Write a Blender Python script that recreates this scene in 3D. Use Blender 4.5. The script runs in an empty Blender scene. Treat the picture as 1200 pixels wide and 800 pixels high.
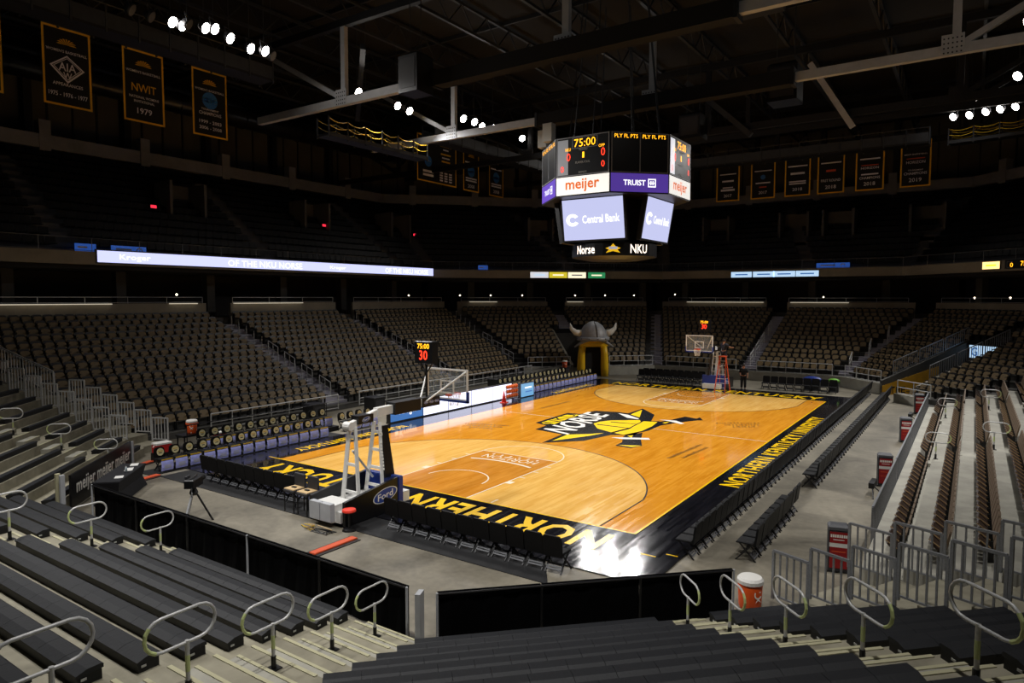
import bpy, math, random
from mathutils import Vector, Matrix
random.seed(7)
scene = bpy.context.scene
C = scene.collection
PI = math.pi
rad = math.radians
Q = math.sqrt(.5)

# ---------------------------------------------------------------- camera
CAM = Vector((15.055, -31.208, 6.443))
YAW, PITCH, ROLL, FPX = 0.59766, 0.06426, 0.00103, 794.43
def cam_axes():
    f = Vector((-math.sin(YAW)*math.cos(PITCH), math.cos(YAW)*math.cos(PITCH), -math.sin(PITCH)))
    r = Vector((math.cos(YAW), math.sin(YAW), 0)); u = r.cross(f)
    c, s = math.cos(ROLL), math.sin(ROLL)
    return f, c*r+s*u, -s*r+c*u
FW, RT, UP = cam_axes()
cam = bpy.data.objects.new('camera', bpy.data.cameras.new('camera')); C.objects.link(cam)
cam.data.sensor_width = 36; cam.data.lens = FPX/1200*36; cam.data.clip_end = 400
cam.matrix_world = Matrix(((RT.x, UP.x, -FW.x, CAM.x), (RT.y, UP.y, -FW.y, CAM.y), (RT.z, UP.z, -FW.z, CAM.z), (0, 0, 0, 1)))
scene.camera = cam
def pix(p):
    d = Vector(p)-CAM; z = d.dot(FW)
    if z < .3: return None
    return 600+FPX*d.dot(RT)/z, 400-FPX*d.dot(UP)/z, z
def seen(p, mx=40, my=40):
    q = pix(p)
    return q is not None and -mx < q[0] < 1200+mx and -my < q[1] < 800+my
def ground(px, py, z=0.0):          # a pixel gives a direction; the floor gives the distance
    d = FW+(px-600)/FPX*RT-(py-400)/FPX*UP
    return CAM+d*((z-CAM.z)/d.z)

# ---------------------------------------------------------------- world, light, exposure
scene.view_settings.view_transform = 'Standard'; scene.view_settings.look = 'None'
scene.view_settings.gamma = 1; scene.view_settings.use_curve_mapping = False
scene.view_settings.exposure = 0.0
w = bpy.data.worlds.new('arena_air'); scene.world = w; w.use_nodes = True
w.node_tree.nodes['Background'].inputs[0].default_value = (.36, .46, 1, 1)
w.node_tree.nodes['Background'].inputs[1].default_value = 0.005
FLOOD_W = 4900.0     # watts of each sports floodlight beam
def flood_beam(loc, aim, watts, size=100, blend=.55, col=(1, .98, .955), r=.22):
    l = bpy.data.lights.new('floodlight_beam', 'SPOT'); l.energy = watts; l.spot_size = rad(size); l.spot_blend = blend
    l.shadow_soft_size = r; l.color = col
    o = bpy.data.objects.new('floodlight_beam', l); C.objects.link(o); o.location = loc
    o.rotation_euler = (Vector(aim)-Vector(loc)).to_track_quat('-Z', 'Y').to_euler()
    return o

# ---------------------------------------------------------------- materials
def lin(h):
    c = [int(h[i:i+2], 16)/255 for i in (0, 2, 4)]
    return tuple(x/12.92 if x <= .04045 else ((x+.055)/1.055)**2.4 for x in c)+(1,)
MATS = {}
def mat(name, col, rough=.6, metal=0., noise=0., scale=8., spec=.5, emit=0., ecol=None, stretch=None, bump=0., alpha=1., coat=0.):
    if name in MATS: return MATS[name]
    if isinstance(col, str): col = lin(col)
    m = bpy.data.materials.new(name); m.use_nodes = True; nt = m.node_tree; b = nt.nodes['Principled BSDF']
    b.inputs['Base Color'].default_value = col; b.inputs['Roughness'].default_value = rough
    b.inputs['Metallic'].default_value = metal; b.inputs['Specular IOR Level'].default_value = spec
    b.inputs['Alpha'].default_value = alpha; b.inputs['Coat Weight'].default_value = coat; b.inputs['Coat Roughness'].default_value = .08
    if emit:
        b.inputs['Emission Color'].default_value = lin(ecol) if isinstance(ecol, str) else (ecol or col); b.inputs['Emission Strength'].default_value = emit
    if noise:
        tc = nt.nodes.new('ShaderNodeTexCoord'); mp = nt.nodes.new('ShaderNodeMapping'); n = nt.nodes.new('ShaderNodeTexNoise')
        r = nt.nodes.new('ShaderNodeMapRange'); hsv = nt.nodes.new('ShaderNodeHueSaturation')
        n.inputs['Scale'].default_value = scale; n.inputs['Detail'].default_value = 5
        if stretch: mp.inputs['Scale'].default_value = stretch
        nt.links.new(tc.outputs['Object'], mp.inputs['Vector']); nt.links.new(mp.outputs['Vector'], n.inputs['Vector'])
        r.inputs['From Min'].default_value = .3; r.inputs['From Max'].default_value = .7
        r.inputs['To Min'].default_value = 1-noise; r.inputs['To Max'].default_value = 1+noise
        nt.links.new(n.outputs['Fac'], r.inputs['Value']); nt.links.new(r.outputs['Result'], hsv.inputs['Value'])
        hsv.inputs['Color'].default_value = col; nt.links.new(hsv.outputs['Color'], b.inputs['Base Color'])
        if bump:
            bp = nt.nodes.new('ShaderNodeBump'); bp.inputs['Strength'].default_value = bump; bp.inputs['Distance'].default_value = .02
            nt.links.new(n.outputs['Fac'], bp.inputs['Height']); nt.links.new(bp.outputs['Normal'], b.inputs['Normal'])
    MATS[name] = m; return m
def wood(name, c1, c2, rough=.09):
    # maple strip floor: boards run along Y, each board its own tone, long grain
    m = bpy.data.materials.new(name); m.use_nodes = True; nt = m.node_tree; b = nt.nodes['Principled BSDF']; N = nt.nodes.new; L = nt.links.new
    tc = N('ShaderNodeTexCoord'); mp = N('ShaderNodeMapping'); mp.inputs['Rotation'].default_value[2] = PI/2
    br = N('ShaderNodeTexBrick'); br.inputs['Scale'].default_value = 1; br.inputs['Brick Width'].default_value = 1.3; br.inputs['Row Height'].default_value = .075
    br.inputs['Mortar Size'].default_value = .0012; br.inputs['Color1'].default_value = (0, 0, 0, 1); br.inputs['Color2'].default_value = (1, 1, 1, 1); br.inputs['Mortar'].default_value = (.35, .35, .35, 1)
    L(tc.outputs['Object'], mp.inputs['Vector']); L(mp.outputs['Vector'], br.inputs['Vector'])
    n = N('ShaderNodeTexNoise'); n.inputs['Scale'].default_value = 1.1; n.inputs['Detail'].default_value = 6; mp2 = N('ShaderNodeMapping'); mp2.inputs['Scale'].default_value = (2.2, .5, 1)
    L(tc.outputs['Object'], mp2.inputs['Vector']); L(mp2.outputs['Vector'], n.inputs['Vector'])
    ma = N('ShaderNodeMath'); ma.operation = 'MULTIPLY_ADD'; ma.inputs[1].default_value = .45; L(br.outputs['Color'], ma.inputs[0])
    ms = N('ShaderNodeMapRange'); ms.inputs['From Min'].default_value = .3; ms.inputs['From Max'].default_value = .7; ms.inputs['To Min'].default_value = 0; ms.inputs['To Max'].default_value = .6
    L(n.outputs['Fac'], ms.inputs['Value']); L(ms.outputs['Result'], ma.inputs[2])
    mx = N('ShaderNodeMix'); mx.data_type = 'RGBA'; mx.inputs[6].default_value = lin(c1); mx.inputs[7].default_value = lin(c2); L(ma.outputs[0], mx.inputs[0])
    rr = N('ShaderNodeMapRange'); rr.inputs['To Min'].default_value = rough*.75; rr.inputs['To Max'].default_value = rough*1.5; L(br.outputs['Color'], rr.inputs['Value']); L(rr.outputs['Result'], b.inputs['Roughness'])
    L(mx.outputs[2], b.inputs['Base Color']); b.inputs['Specular IOR Level'].default_value = .5
    MATS[name] = m; return m
def concrete(name, c1, c2, rough=.55, scale=.35):
    m = bpy.data.materials.new(name); m.use_nodes = True; nt = m.node_tree; b = nt.nodes['Principled BSDF']; N = nt.nodes.new; L = nt.links.new
    tc = N('ShaderNodeTexCoord'); n1 = N('ShaderNodeTexNoise'); n1.inputs['Scale'].default_value = scale; n1.inputs['Detail'].default_value = 8; n1.inputs['Distortion'].default_value = 1.2
    n2 = N('ShaderNodeTexNoise'); n2.inputs['Scale'].default_value = 6; n2.inputs['Detail'].default_value = 6
    L(tc.outputs['Object'], n1.inputs['Vector']); L(tc.outputs['Object'], n2.inputs['Vector'])
    ad = N('ShaderNodeMath'); ad.operation = 'MULTIPLY_ADD'; ad.inputs[1].default_value = .3; L(n2.outputs['Fac'], ad.inputs[0]); L(n1.outputs['Fac'], ad.inputs[2])
    r = N('ShaderNodeMapRange'); r.inputs['From Min'].default_value = .42; r.inputs['From Max'].default_value = .86; L(ad.outputs[0], r.inputs['Value'])
    mx = N('ShaderNodeMix'); mx.data_type = 'RGBA'; mx.inputs[6].default_value = lin(c1); mx.inputs[7].default_value = lin(c2); L(r.outputs['Result'], mx.inputs[0])
    L(mx.outputs[2], b.inputs['Base Color']); b.inputs['Roughness'].default_value = rough
    MATS[name] = m; return m
M = MATS
wood('maple_orange', 'c67c18', 'e39c2e'); wood('maple_pale', 'd9a148', 'f0c06a'); wood('maple_lane', 'ba7420', 'd69238'); wood('stained_black', '0b0b0e', '17171d', .10)
concrete('concrete_floor', '4e493e', '8a8373', .5); concrete('concrete_tread', '8d8a80', 'a9a699', .7, .8); concrete('concrete_dark', '3b3a37', '55534e', .8); concrete('bleacher_deck', '787362', '9c9682', .6, 1.2)
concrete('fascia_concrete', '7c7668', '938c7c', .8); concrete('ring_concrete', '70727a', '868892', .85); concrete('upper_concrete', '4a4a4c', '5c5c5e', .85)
mat('paint_yellow', 'f5c400', .25, coat=.3); mat('paint_white', 'e9dcc0', .25); mat('paint_black', '14120f', .5, spec=.1); mat('logo_yellow', 'fbd20c', .22); mat('logo_black', '14151b', .2); mat('logo_white', 'f3efe6', .22); mat('floor_print', '4a2f10', .3)
mat('black_cloth', '0a0a0b', .9, noise=.3, scale=3); mat('black_plastic', '0e0e10', .42, noise=.15, scale=20); mat('black_vinyl', '09090b', .6, noise=.2, scale=9, spec=.25); mat('bench_black', '0f1116', .62, noise=.25, scale=14, bump=.15); mat('bench_side', '070709', .6)
mat('grey_plastic', '55565a', .5); mat('charcoal', '2b2b2f', .5)
mat('galv', 'c4c4c2', .42, .15, noise=.12, scale=30); mat('galv_dark', '8a8c90', .42, .4, noise=.12, scale=30); mat('steel_white', 'adafb3', .5, .1, noise=.08, scale=3); mat('steel_dark', '17181b', .6, .2, noise=.2, scale=3); mat('steel_mid', '34373c', .55, .2, noise=.15, scale=3)
mat('tape_glow', 'c4cf8e', .5); mat('nosing_cream', 'b3ae8e', .6); mat('nosing_yellow', 'd6b21c', .6); mat('step_pale', 'a5a2ac', .6, noise=.1, scale=3); mat('tag_white', 'b9b9b4', .5)
mat('seat_tan', '7d6a4a', .6, noise=.15, scale=40); mat('seat_tan_pan', '2f1d13', .5, noise=.2, scale=40); mat('seat_shell', '121212', .45); mat('seat_brown', '6a5844', .55, noise=.15, scale=40)
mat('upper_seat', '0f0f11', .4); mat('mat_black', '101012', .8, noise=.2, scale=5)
mat('white_paint', 'd9d8d4', .4, noise=.05, scale=6); mat('pad_black', '0d0d10', .35, noise=.2, scale=6); mat('pad_blue', '16307e', .45); mat('oval_blue', '1c3f8f', .35); mat('rim_orange', 'd9481c', .4, .3); mat('net_white', 'e9e6df', .8); mat('glass', 'dfe8ea', .04, alpha=.10, spec=.8)
mat('orange', 'e2571b', .45); mat('lid_white', 'e6e4de', .45); mat('red', '98151a', .45); mat('cooler_red', 'c0241f', .4); mat('ball_orange', 'd8641c', .6, noise=.2, scale=60, bump=.3); mat('cone_red', 'e2361f', .5)
mat('ramp_orange', 'd0522a', .6); mat('curtain', '040405', .95, noise=.3, scale=2, spec=.08); mat('banner_black', '0a0a0f', .8); mat('banner_gold', 'e0ac1c', .7); mat('banner_text', 'dcdcec', .7); mat('banner_blue', '2f6fc0', .7); mat('banner_red', 'd0502a', .7)
mat('chair_logo', 'cfc79a', .5); mat('chair_gold', 'c9a21e', .5); mat('skirt_blue', 'a9aef2', .45, noise=.15, scale=6)
mat('inflatable_yellow', 'e3b50f', .4); mat('inflatable_grey', '8d8e90', .45, noise=.12, scale=4); mat('horn', 'cfcdc4', .45); mat('rivet', '4c4d50', .4)
mat('skin', 'b98264', .55); mat('navy_shirt', '161a2c', .8); mat('dark_trouser', '101116', .8); mat('hair', '1c130d', .7); mat('white_shirt', 'cfcfcf', .8); mat('shoe', '18181a', .6)
mat('wood_tan', 'b99a6c', .5); mat('tray_tan', 'c9ab7d', .5); mat('paper', 'dddcd8', .6); mat('duct', '3b3b3d', .3, .8, noise=.1, scale=4)
mat('screen_lav', '20202a', .3, emit=.95, ecol='ccd0f8'); mat('screen_text', '303030', .3, emit=1.3, ecol='ffffff'); mat('led_board', '202028', .3, emit=1.7, ecol='e4e6ff'); mat('led_blue', '3f6fb5', .3, emit=.55, ecol='4d86cf'); mat('led_sky', '74b4e6', .3, emit=.55, ecol='78b6ea'); mat('led_white', 'ffffff', .3, emit=1.4)
mat('ribbon', '20202a', .3, emit=1.35, ecol='c2c6f6'); mat('ad_yellow', 'e8d43a', .3, emit=.7, ecol='ecd93a'); mat('ad_green', '3aa66a', .3, emit=.5, ecol='3fae70'); mat('ad_cream', 'f3ead2', .3, emit=1.1, ecol='fff2d0'); mat('ad_sky', 'b6d8f3', .3, emit=.9, ecol='bfe0ff'); mat('ad_amber', 'ffca7a', .3, emit=1.6, ecol='ffd48a'); mat('ad_white', 'e4e6ee', .3, emit=.8, ecol='e4e6ee')
mat('meijer_white', 'f4f2ee', .3, emit=.8, ecol='f7f4ee'); mat('meijer_orange', 'e0702a', .3, emit=.6, ecol='e8702a'); mat('truist_purple', '5a3fa8', .3, emit=.55, ecol='6246b8'); mat('board_face', '121316', .3); mat('board_frame', '8f9094', .4, .3); mat('grey_glow', '9a9da2', .3, emit=.35)
mat('digit_amber', 'ffae1c', .3, emit=2.2, ecol='ffb01e'); mat('digit_red', 'ff3a20', .3, emit=2.0, ecol='ff3a22'); mat('norse_glow', 'fff0e2', .3, emit=1.6, ecol='ffeedd'); mat('logo_glow_y', 'e8b820', .3, emit=.7, ecol='f0bf20'); mat('logo_glow_w', 'b9c0d4', .3, emit=.5, ecol='b9c0d4')
mat('exit_red', 'ff2a3c', .4, emit=1.2, ecol='ff3048'); mat('sign_blue', '2f63c9', .4, emit=.35, ecol='3268d0'); mat('flood_lens', 'ffffff', .3, emit=38, ecol='fff8f0'); mat('small_lamp', 'fff0d0', .3, emit=6, ecol='ffeccc'); mat('counter_glow', 'd9d2c0', .4, emit=.5, ecol='f4e8cf')  # counter_glow: emission put into the counter tops to imitate light on them
mat('wall_suite', '2a2724', .85, noise=.2, scale=.5); mat('wall_blue', '20222e', .85, noise=.2, scale=.5); mat('column', '45433f', .8); mat('roof_deck', '1a1816', .85, noise=.25, scale=.4); mat('back_wall', '4e4b46', .9, noise=.15, scale=.6); mat('rope_yellow', 'c9a820', .6)
mat('tunnel_yellow', 'c9961a', .6, noise=.15, scale=2); mat('table_black', '0b0c12', .85); mat('bottle', 'a9b6bd', .2)

# ---------------------------------------------------------------- mesh helpers
_txt = {}
def glyphs(body, offset=0.0):
    k = (body, offset)
    if k not in _txt:
        cu = bpy.data.curves.new('t', 'FONT'); cu.body = body; cu.size = 1; cu.offset = offset; cu.resolution_u = 2; cu.space_character = 1.1 if offset >= .025 else 1.0
        ob = bpy.data.objects.new('t', cu); me = ob.to_mesh()
        v = [(p.co.x, p.co.y) for p in me.vertices]; f = [tuple(p.vertices) for p in me.polygons]
        ob.to_mesh_clear(); bpy.data.objects.remove(ob); bpy.data.curves.remove(cu)
        x0 = min(p[0] for p in v); x1 = max(p[0] for p in v); y0 = min(p[1] for p in v); y1 = max(p[1] for p in v)
        _txt[k] = ([((x-x0)/(x1-x0)-.5, (y-y0)/(y1-y0)-.5) for x, y in v], f, (x1-x0)/(y1-y0))
    return _txt[k]
def frame(o, x, y):                      # matrix whose local x,y axes lie on world x,y vectors, origin o
    x = Vector(x); y = Vector(y); z = x.cross(y).normalized()
    return Matrix(((x.x, y.x, z.x, o[0]), (x.y, y.y, z.y, o[1]), (x.z, y.z, z.z, o[2]), (0, 0, 0, 1)))
class MB:
    def __init__(s): s.v = []; s.f = []; s.mi = []; s.cur = 0
    def add(s, vs, fs, m=None):
        n = len(s.v)
        s.v += [tuple(m @ Vector(v)) for v in vs] if m is not None else [tuple(v) for v in vs]
        s.f += [tuple(i+n for i in f) for f in fs]; s.mi += [s.cur]*len(fs); return s
    def box(s, x0, x1, y0, y1, z0, z1, m=None):
        return s.add([(x0, y0, z0), (x1, y0, z0), (x1, y1, z0), (x0, y1, z0), (x0, y0, z1), (x1, y0, z1), (x1, y1, z1), (x0, y1, z1)],
                     [(0, 3, 2, 1), (4, 5, 6, 7), (0, 1, 5, 4), (1, 2, 6, 5), (2, 3, 7, 6), (3, 0, 4, 7)], m)
    def cbox(s, cx, cy, z0, sx, sy, h, m=None): return s.box(cx-sx/2, cx+sx/2, cy-sy/2, cy+sy/2, z0, z0+h, m)
    def rbox(s, x0, x1, y0, y1, z0, z1, c=.02, m=None):      # box with chamfered top edges
        s.box(x0, x1, y0, y1, z0, z1-c, m)
        b = [(x0, y0, z1-c), (x1, y0, z1-c), (x1, y1, z1-c), (x0, y1, z1-c)]; t = [(x0+c, y0+c, z1), (x1-c, y0+c, z1), (x1-c, y1-c, z1), (x0+c, y1-c, z1)]
        s.f = s.f[:-6]+[f for i, f in enumerate(s.f[-6:]) if i != 1]; s.mi.pop()
        return s.add(b+t, [(4, 5, 6, 7)]+[(i, (i+1) % 4, 4+(i+1) % 4, 4+i) for i in range(4)], m)
    def prism(s, poly, z0, z1, m=None):
        n = len(poly)
        return s.add([(x, y, z0) for x, y in poly]+[(x, y, z1) for x, y in poly],
                     [tuple(range(n))[::-1], tuple(range(n, 2*n))]+[(i, (i+1) % n, n+(i+1) % n, n+i) for i in range(n)], m)
    def poly(s, pts, m=None): return s.add(pts, [tuple(range(len(pts)))], m)
    def rect(s, w, h, m, cx=0, cy=0, z=0): return s.add([(cx-w/2, cy-h/2, z), (cx+w/2, cy-h/2, z), (cx+w/2, cy+h/2, z), (cx-w/2, cy+h/2, z)], [(0, 1, 2, 3)], m)
    def rim(s, w, h, t, m, cx=0, cy=0, z=0):
        o = [(-w/2, -h/2), (w/2, -h/2), (w/2, h/2), (-w/2, h/2)]; i = [(-w/2+t, -h/2+t), (w/2-t, -h/2+t), (w/2-t, h/2-t), (-w/2+t, h/2-t)]
        return s.add([(x+cx, y+cy, z) for x, y in o+i], [(k, (k+1) % 4, 4+(k+1) % 4, 4+k) for k in range(4)], m)
    def disc(s, r, m, n=16, cx=0, cy=0, z=0, ry=None):
        ry = ry or r
        return s.add([(cx+r*math.cos(2*PI*i/n), cy+ry*math.sin(2*PI*i/n), z) for i in range(n)], [tuple(range(n))], m)
    def ring(s, r0, r1, m, n=24, cx=0, cy=0, z=0, a0=0, a1=2*PI, sy=1.):
        k = n if a1-a0 > 6.28 else n+1
        v = [(cx+r*math.cos(a0+(a1-a0)*i/n), cy+r*sy*math.sin(a0+(a1-a0)*i/n), z) for r in (r0, r1) for i in range(k)]
        return s.add(v, [(i, (i+1) % k, k+(i+1) % k, k+i) for i in range(n if k == n else n)], m)
    def tube(s, pts, r, n=6, closed=False, m=None):
        P = [Vector(p) for p in pts]; N = len(P); R = r if isinstance(r, (list, tuple)) else [r]*N
        vs = []; fs = []; prev = None
        for i, p in enumerate(P):
            a = P[(i-1) % N] if (closed or i > 0) else p; b = P[(i+1) % N] if (closed or i < N-1) else p
            d = (b-a).normalized()
            if prev is None:
                u = d.cross(Vector((0, 0, 1)))
                if u.length < .1: u = d.cross(Vector((0, 1, 0)))
            else: u = prev-d*prev.dot(d)
            u.normalize(); prev = u; wv = d.cross(u)
            vs += [p+(u*math.cos(2*PI*j/n)+wv*math.sin(2*PI*j/n))*R[i] for j in range(n)]
        for i in range(N if closed else N-1):
            for j in range(n):
                fs.append((i*n+j, i*n+(j+1) % n, ((i+1) % N)*n+(j+1) % n, ((i+1) % N)*n+j))
        if not closed: fs += [tuple(range(n))[::-1], tuple(range((N-1)*n, N*n))]
        return s.add(vs, fs, m)
    def bar(s, p0, p1, w, h=None, m=None):          # rectangular bar
        h = h or w; a, b = Vector(p0), Vector(p1); d = (b-a).normalized(); u = d.cross(Vector((0, 0, 1)))
        if u.length < .05: u = Vector((1, 0, 0))
        u.normalize(); v = u.cross(d)
        vs = [q+u*sx*w/2+v*sy*h/2 for q in (a, b) for sx, sy in ((-1, -1), (1, -1), (1, 1), (-1, 1))]
        return s.add(vs, [(3, 2, 1, 0), (4, 5, 6, 7), (0, 1, 5, 4), (1, 2, 6, 5), (2, 3, 7, 6), (3, 0, 4, 7)], m)
    def lathe(s, prof, n=12, m=None):
        vs = [(r*math.cos(2*PI*i/n), r*math.sin(2*PI*i/n), z) for r, z in prof for i in range(n)]; k = len(prof)
        fs = [(j*n+i, j*n+(i+1) % n, (j+1)*n+(i+1) % n, (j+1)*n+i) for j in range(k-1) for i in range(n)]
        if prof[0][0] > 0: fs.append(tuple(range(n))[::-1])
        if prof[-1][0] > 0: fs.append(tuple(range((k-1)*n, k*n)))
        return s.add(vs, fs, m)
    def ball(s, c, r, n=10, k=6, sc=(1, 1, 1), m=None):
        pr = [(r*math.sin(PI*j/k)*.999+1e-4, -r*math.cos(PI*j/k)) for j in range(k+1)]
        T = Matrix.Translation(c) @ Matrix.Diagonal((sc[0], sc[1], sc[2], 1))
        return s.lathe(pr, n, (m @ T) if m is not None else T)
    def text(s, body, w, h, m, cx=0, cy=0, z=.004, bold=.0, fit=True):
        v, f, asp = glyphs(body, bold)
        if not fit:
            if asp*h < w: w = asp*h
            else: h = w/asp
        return s.add([(cx+x*w, cy+y*h, z) for x, y in v], f, m)
    def build(s, name, mats, parent=None, loc=(0, 0, 0), rz=0., smooth=False):
        me = bpy.data.meshes.new(name); me.from_pydata(s.v, [], s.f)
        ml = mats if isinstance(mats, (list, tuple)) else [mats]
        for a in ml: me.materials.append(M[a] if isinstance(a, str) else a)
        if len(ml) > 1: me.polygons.foreach_set('material_index', s.mi)
        if smooth: me.polygons.foreach_set('use_smooth', [True]*len(s.f))
        me.update(); o = bpy.data.objects.new(name, me); C.objects.link(o); o.location = loc; o.rotation_euler = (0, 0, rz)
        if parent: o.parent = parent
        return o
def thing(name, label, cat, loc=(0, 0, 0), rz=0., group=None):
    o = bpy.data.objects.new(name, None); C.objects.link(o); o.location = loc; o.rotation_euler = (0, 0, rz); o.empty_display_size = .2
    return tag(o, label, cat, group)
def tag(o, label, cat, group=None, kind=None):
    o['label'] = label; o['category'] = cat
    if group: o['group'] = group
    if kind: o['kind'] = kind
    return o
def struct(o, label=None, cat=None):
    o['kind'] = 'structure'
    if label: o['label'] = label; o['category'] = cat
    return o
def copy_tree(root, loc, rz, label=None, group=None, parent=None):
    r = root.copy(); C.objects.link(r); r.location = loc; r.rotation_euler = (0, 0, rz)
    if label: r['label'] = label
    if group: r['group'] = group
    for ch in root.children:
        c = ch.copy(); C.objects.link(c); c.parent = r
        for g in ch.children:
            d = g.copy(); C.objects.link(d); d.parent = c
    return r
def W(th, s, o, z=0.): # section frame: s along the row, o away from the court
    c, n = math.cos(th), math.sin(th)
    return Vector((s*c-o*n, s*n+o*c, z))
TH = dict(far=0., far_left=PI/4, left=PI/2, near_left=3*PI/4, near=PI, near_right=-3*PI/4, right=-PI/2, far_right=-PI/4)
T225 = math.tan(PI/8)
# ================================================================ SETTING: floor and court
struct(MB().box(-44, 44, -46, 52, -.3, 0).build('floor', 'concrete_floor'), 'bare grey concrete arena floor with darker stains', 'floor')
court = struct(MB().box(-9.3, 9.3, -17.3, 17.2, 0, .03).build('court_floor', 'stained_black'), 'portable maple basketball court with black border and yellow lettering', 'court')
def flat(name, m, polys, z):
    b = MB()
    for p in polys: b.poly([(x, y, z) for x, y in p])
    return b.build(name, m, court)
def rectp(x0, x1, y0, y1): return [(x0, y0), (x1, y0), (x1, y1), (x0, y1)]
flat('playing_wood', 'maple_orange', [rectp(-7.62, 7.62, -14.33, 14.33)], .032)
def arc3(sg, r=6.75, xs=6.6):
    a0 = math.acos(xs/r); cy = -12.73
    p = [(-xs, -14.33)]+[(r*math.cos(PI-a0-(PI-2*a0)*i/48), cy+r*math.sin(PI-a0-(PI-2*a0)*i/48)) for i in range(49)]+[(xs, -14.33)]
    return [(x*sg, y*sg) for x, y in p]
for sg in (1, -1):
    flat('three_point_wood', 'maple_pale', [arc3(sg)], .0335)
    flat('lane_wood', 'maple_lane', [[(x*sg, y*sg) for x, y in rectp(-1.83, 1.83, -14.33, -8.53)]], .035)
    o_, i_ = arc3(sg), arc3(sg, 6.70, 6.55); n = len(o_)
    MB().add([(x, y, .0365) for x, y in o_+i_], [(k, k+1, n+k+1, n+k) for k in range(n-1)]).build('three_point_line', 'paint_black', court)
    b = MB(); Tm = Matrix.Rotation(0 if sg == 1 else PI, 4, 'Z') @ Matrix.Translation((0, 0, .0365))
    for x0, x1, y0, y1 in ((-1.83, -1.78, -14.33, -8.53), (1.78, 1.83, -14.33, -8.53), (-1.83, 1.83, -8.58, -8.53)): b.add([(x, y, 0) for x, y in rectp(x0, x1, y0, y1)], [(0, 1, 2, 3)], Tm)
    b.ring(1.78, 1.83, Tm, 32, 0, -8.55, 0, 0, PI); b.ring(1.19, 1.24, Tm, 24, 0, -12.73, 0, 0, PI)
    for s in (-1, 1):
        for yy, wd in ((-12.2, .3), (-11.3, .06), (-10.4, .06), (-9.5, .06)): b.add([(x, y, 0) for x, y in rectp(s*1.83 if s > 0 else -2.05, 2.05 if s > 0 else -1.83, yy, yy+wd)], [(0, 1, 2, 3)], Tm)
        b.add([(x, y, 0) for x, y in rectp(s*2.75-.03, s*2.75+.03, -14.3, -13.9)], [(0, 1, 2, 3)], Tm)
    b.build('free_throw_lines', 'paint_white', court)
    b = MB(); T2 = Matrix.Rotation(PI if sg == 1 else 0, 4, 'Z')
    b.text('HORIZON', 2.5, .5, T2, 0, 9.25, .0385, .0)
    for i in range(6): b.rect(.09, .16, T2, -1.05+i*.42, 8.86, .0385)
    b.ring(4.3, 4.42, T2, 20, 0, 14.05, .0385, PI*1.5-.33, PI*1.5+.33)
    b.build('conference_lettering', 'paint_white', court)
b = MB(); b.poly([(x, y, .0365) for x, y in rectp(-7.62, 7.62, -.025, .025)]); b.build('centre_line', 'paint_white', court)
b = MB()
for r in (rectp(-8.3, 7.68, -14.39, -14.33), rectp(-7.68, 7.68, 14.33, 14.39), rectp(7.62, 7.68, -14.39, 14.39)): b.poly([(x, y, .034) for x, y in r])
for r in (rectp(5.3, 5.75, -16.17, -16.12), rectp(8.35, 8.75, -15.62, -15.57), rectp(8.9, 9.2, -15.3, -15.25)): b.poly([(x, y, .034) for x, y in r])
b.build('boundary_line', 'paint_yellow', court)
R2 = lambda a: Matrix.Rotation(a, 4, 'Z')
MB().text('NORTHERN KENTUCKY', 14.5, 1.3, R2(PI), 0, 15.42, .034, .03).build('baseline_lettering', 'paint_yellow', court)
MB().text('NORTHERN KENTUCKY', 14.5, 1.3, R2(0), 0, 15.42, .034, .03).build('baseline_lettering', 'paint_yellow', court)
MB().text('NORTHERN KENTUCKY UNIVERSITY', 16.2, .82, R2(PI/2), -.1, -8.42, .034, .028).build('sideline_lettering', 'paint_yellow', court)
MB().text('NORTHERN KENTUCKY', 6.6, .62, R2(-PI/2), 9.7, -8.32, .034, .026).build('sideline_lettering', 'paint_yellow', court)
MB().text('UNIVERSITY', 5.6, .62, R2(-PI/2), -10.8, -8.32, .034, .026).build('sideline_lettering', 'paint_yellow', court)
# centre emblem: outlines read off the photo as floor positions
def emblem(name, m, polys, z):
    b = MB()
    for p in polys: b.poly([(v.x, v.y, z) for v in (ground(x, y, .03) for x, y in p)])
    return b.build(name, m, court)
def zA(*p): return [(620+x/10, 470+y/10) for x, y in p]
def zB(*p): return [(710+x/10, 470+y/10) for x, y in p]
emblem('emblem_black', 'logo_black', [
    zA((75, 252), (450, 138), (610, 150), (770, 112), (1050, 128), (1160, 142), (1330, 87), (1470, 160), (1430, 235), (1240, 400), (960, 395), (640, 465), (150, 487), (300, 425), (390, 390), (75, 330), (200, 285))[:],
    zB((240, 395), (430, 370), (410, 450), (425, 525), (290, 550), (110, 520), (190, 480), (200, 420)),
    zB((400, 235), (620, 235), (640, 240), (780, 215), (930, 180), (1060, 205), (1100, 190), (1140, 225), (1080, 225), (930, 240), (780, 262), (640, 285), (500, 345), (240, 402), (60, 372))], .0365)
emblem('emblem_yellow', 'logo_yellow', [
    zA((145, 250), (450, 155), (600, 160), (470, 200), (300, 268), (170, 268)),
    zA((270, 465), (450, 392), (700, 385), (880, 372), (720, 405), (520, 432)),
    zA((755, 262), (830, 240), (960, 225), (1300, 222), (1310, 250), (1180, 310), (960, 365), (800, 320)),
    zB((85, 370), (260, 325), (440, 235), (605, 245), (540, 295), (420, 350), (210, 395)),
    zB((290, 155), (425, 100), (395, 190)), zB((250, 405), (320, 400), (300, 430)), zB((140, 512), (420, 522), (300, 538)), zB((660, 255), (760, 235), (700, 262))], .0375)
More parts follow.
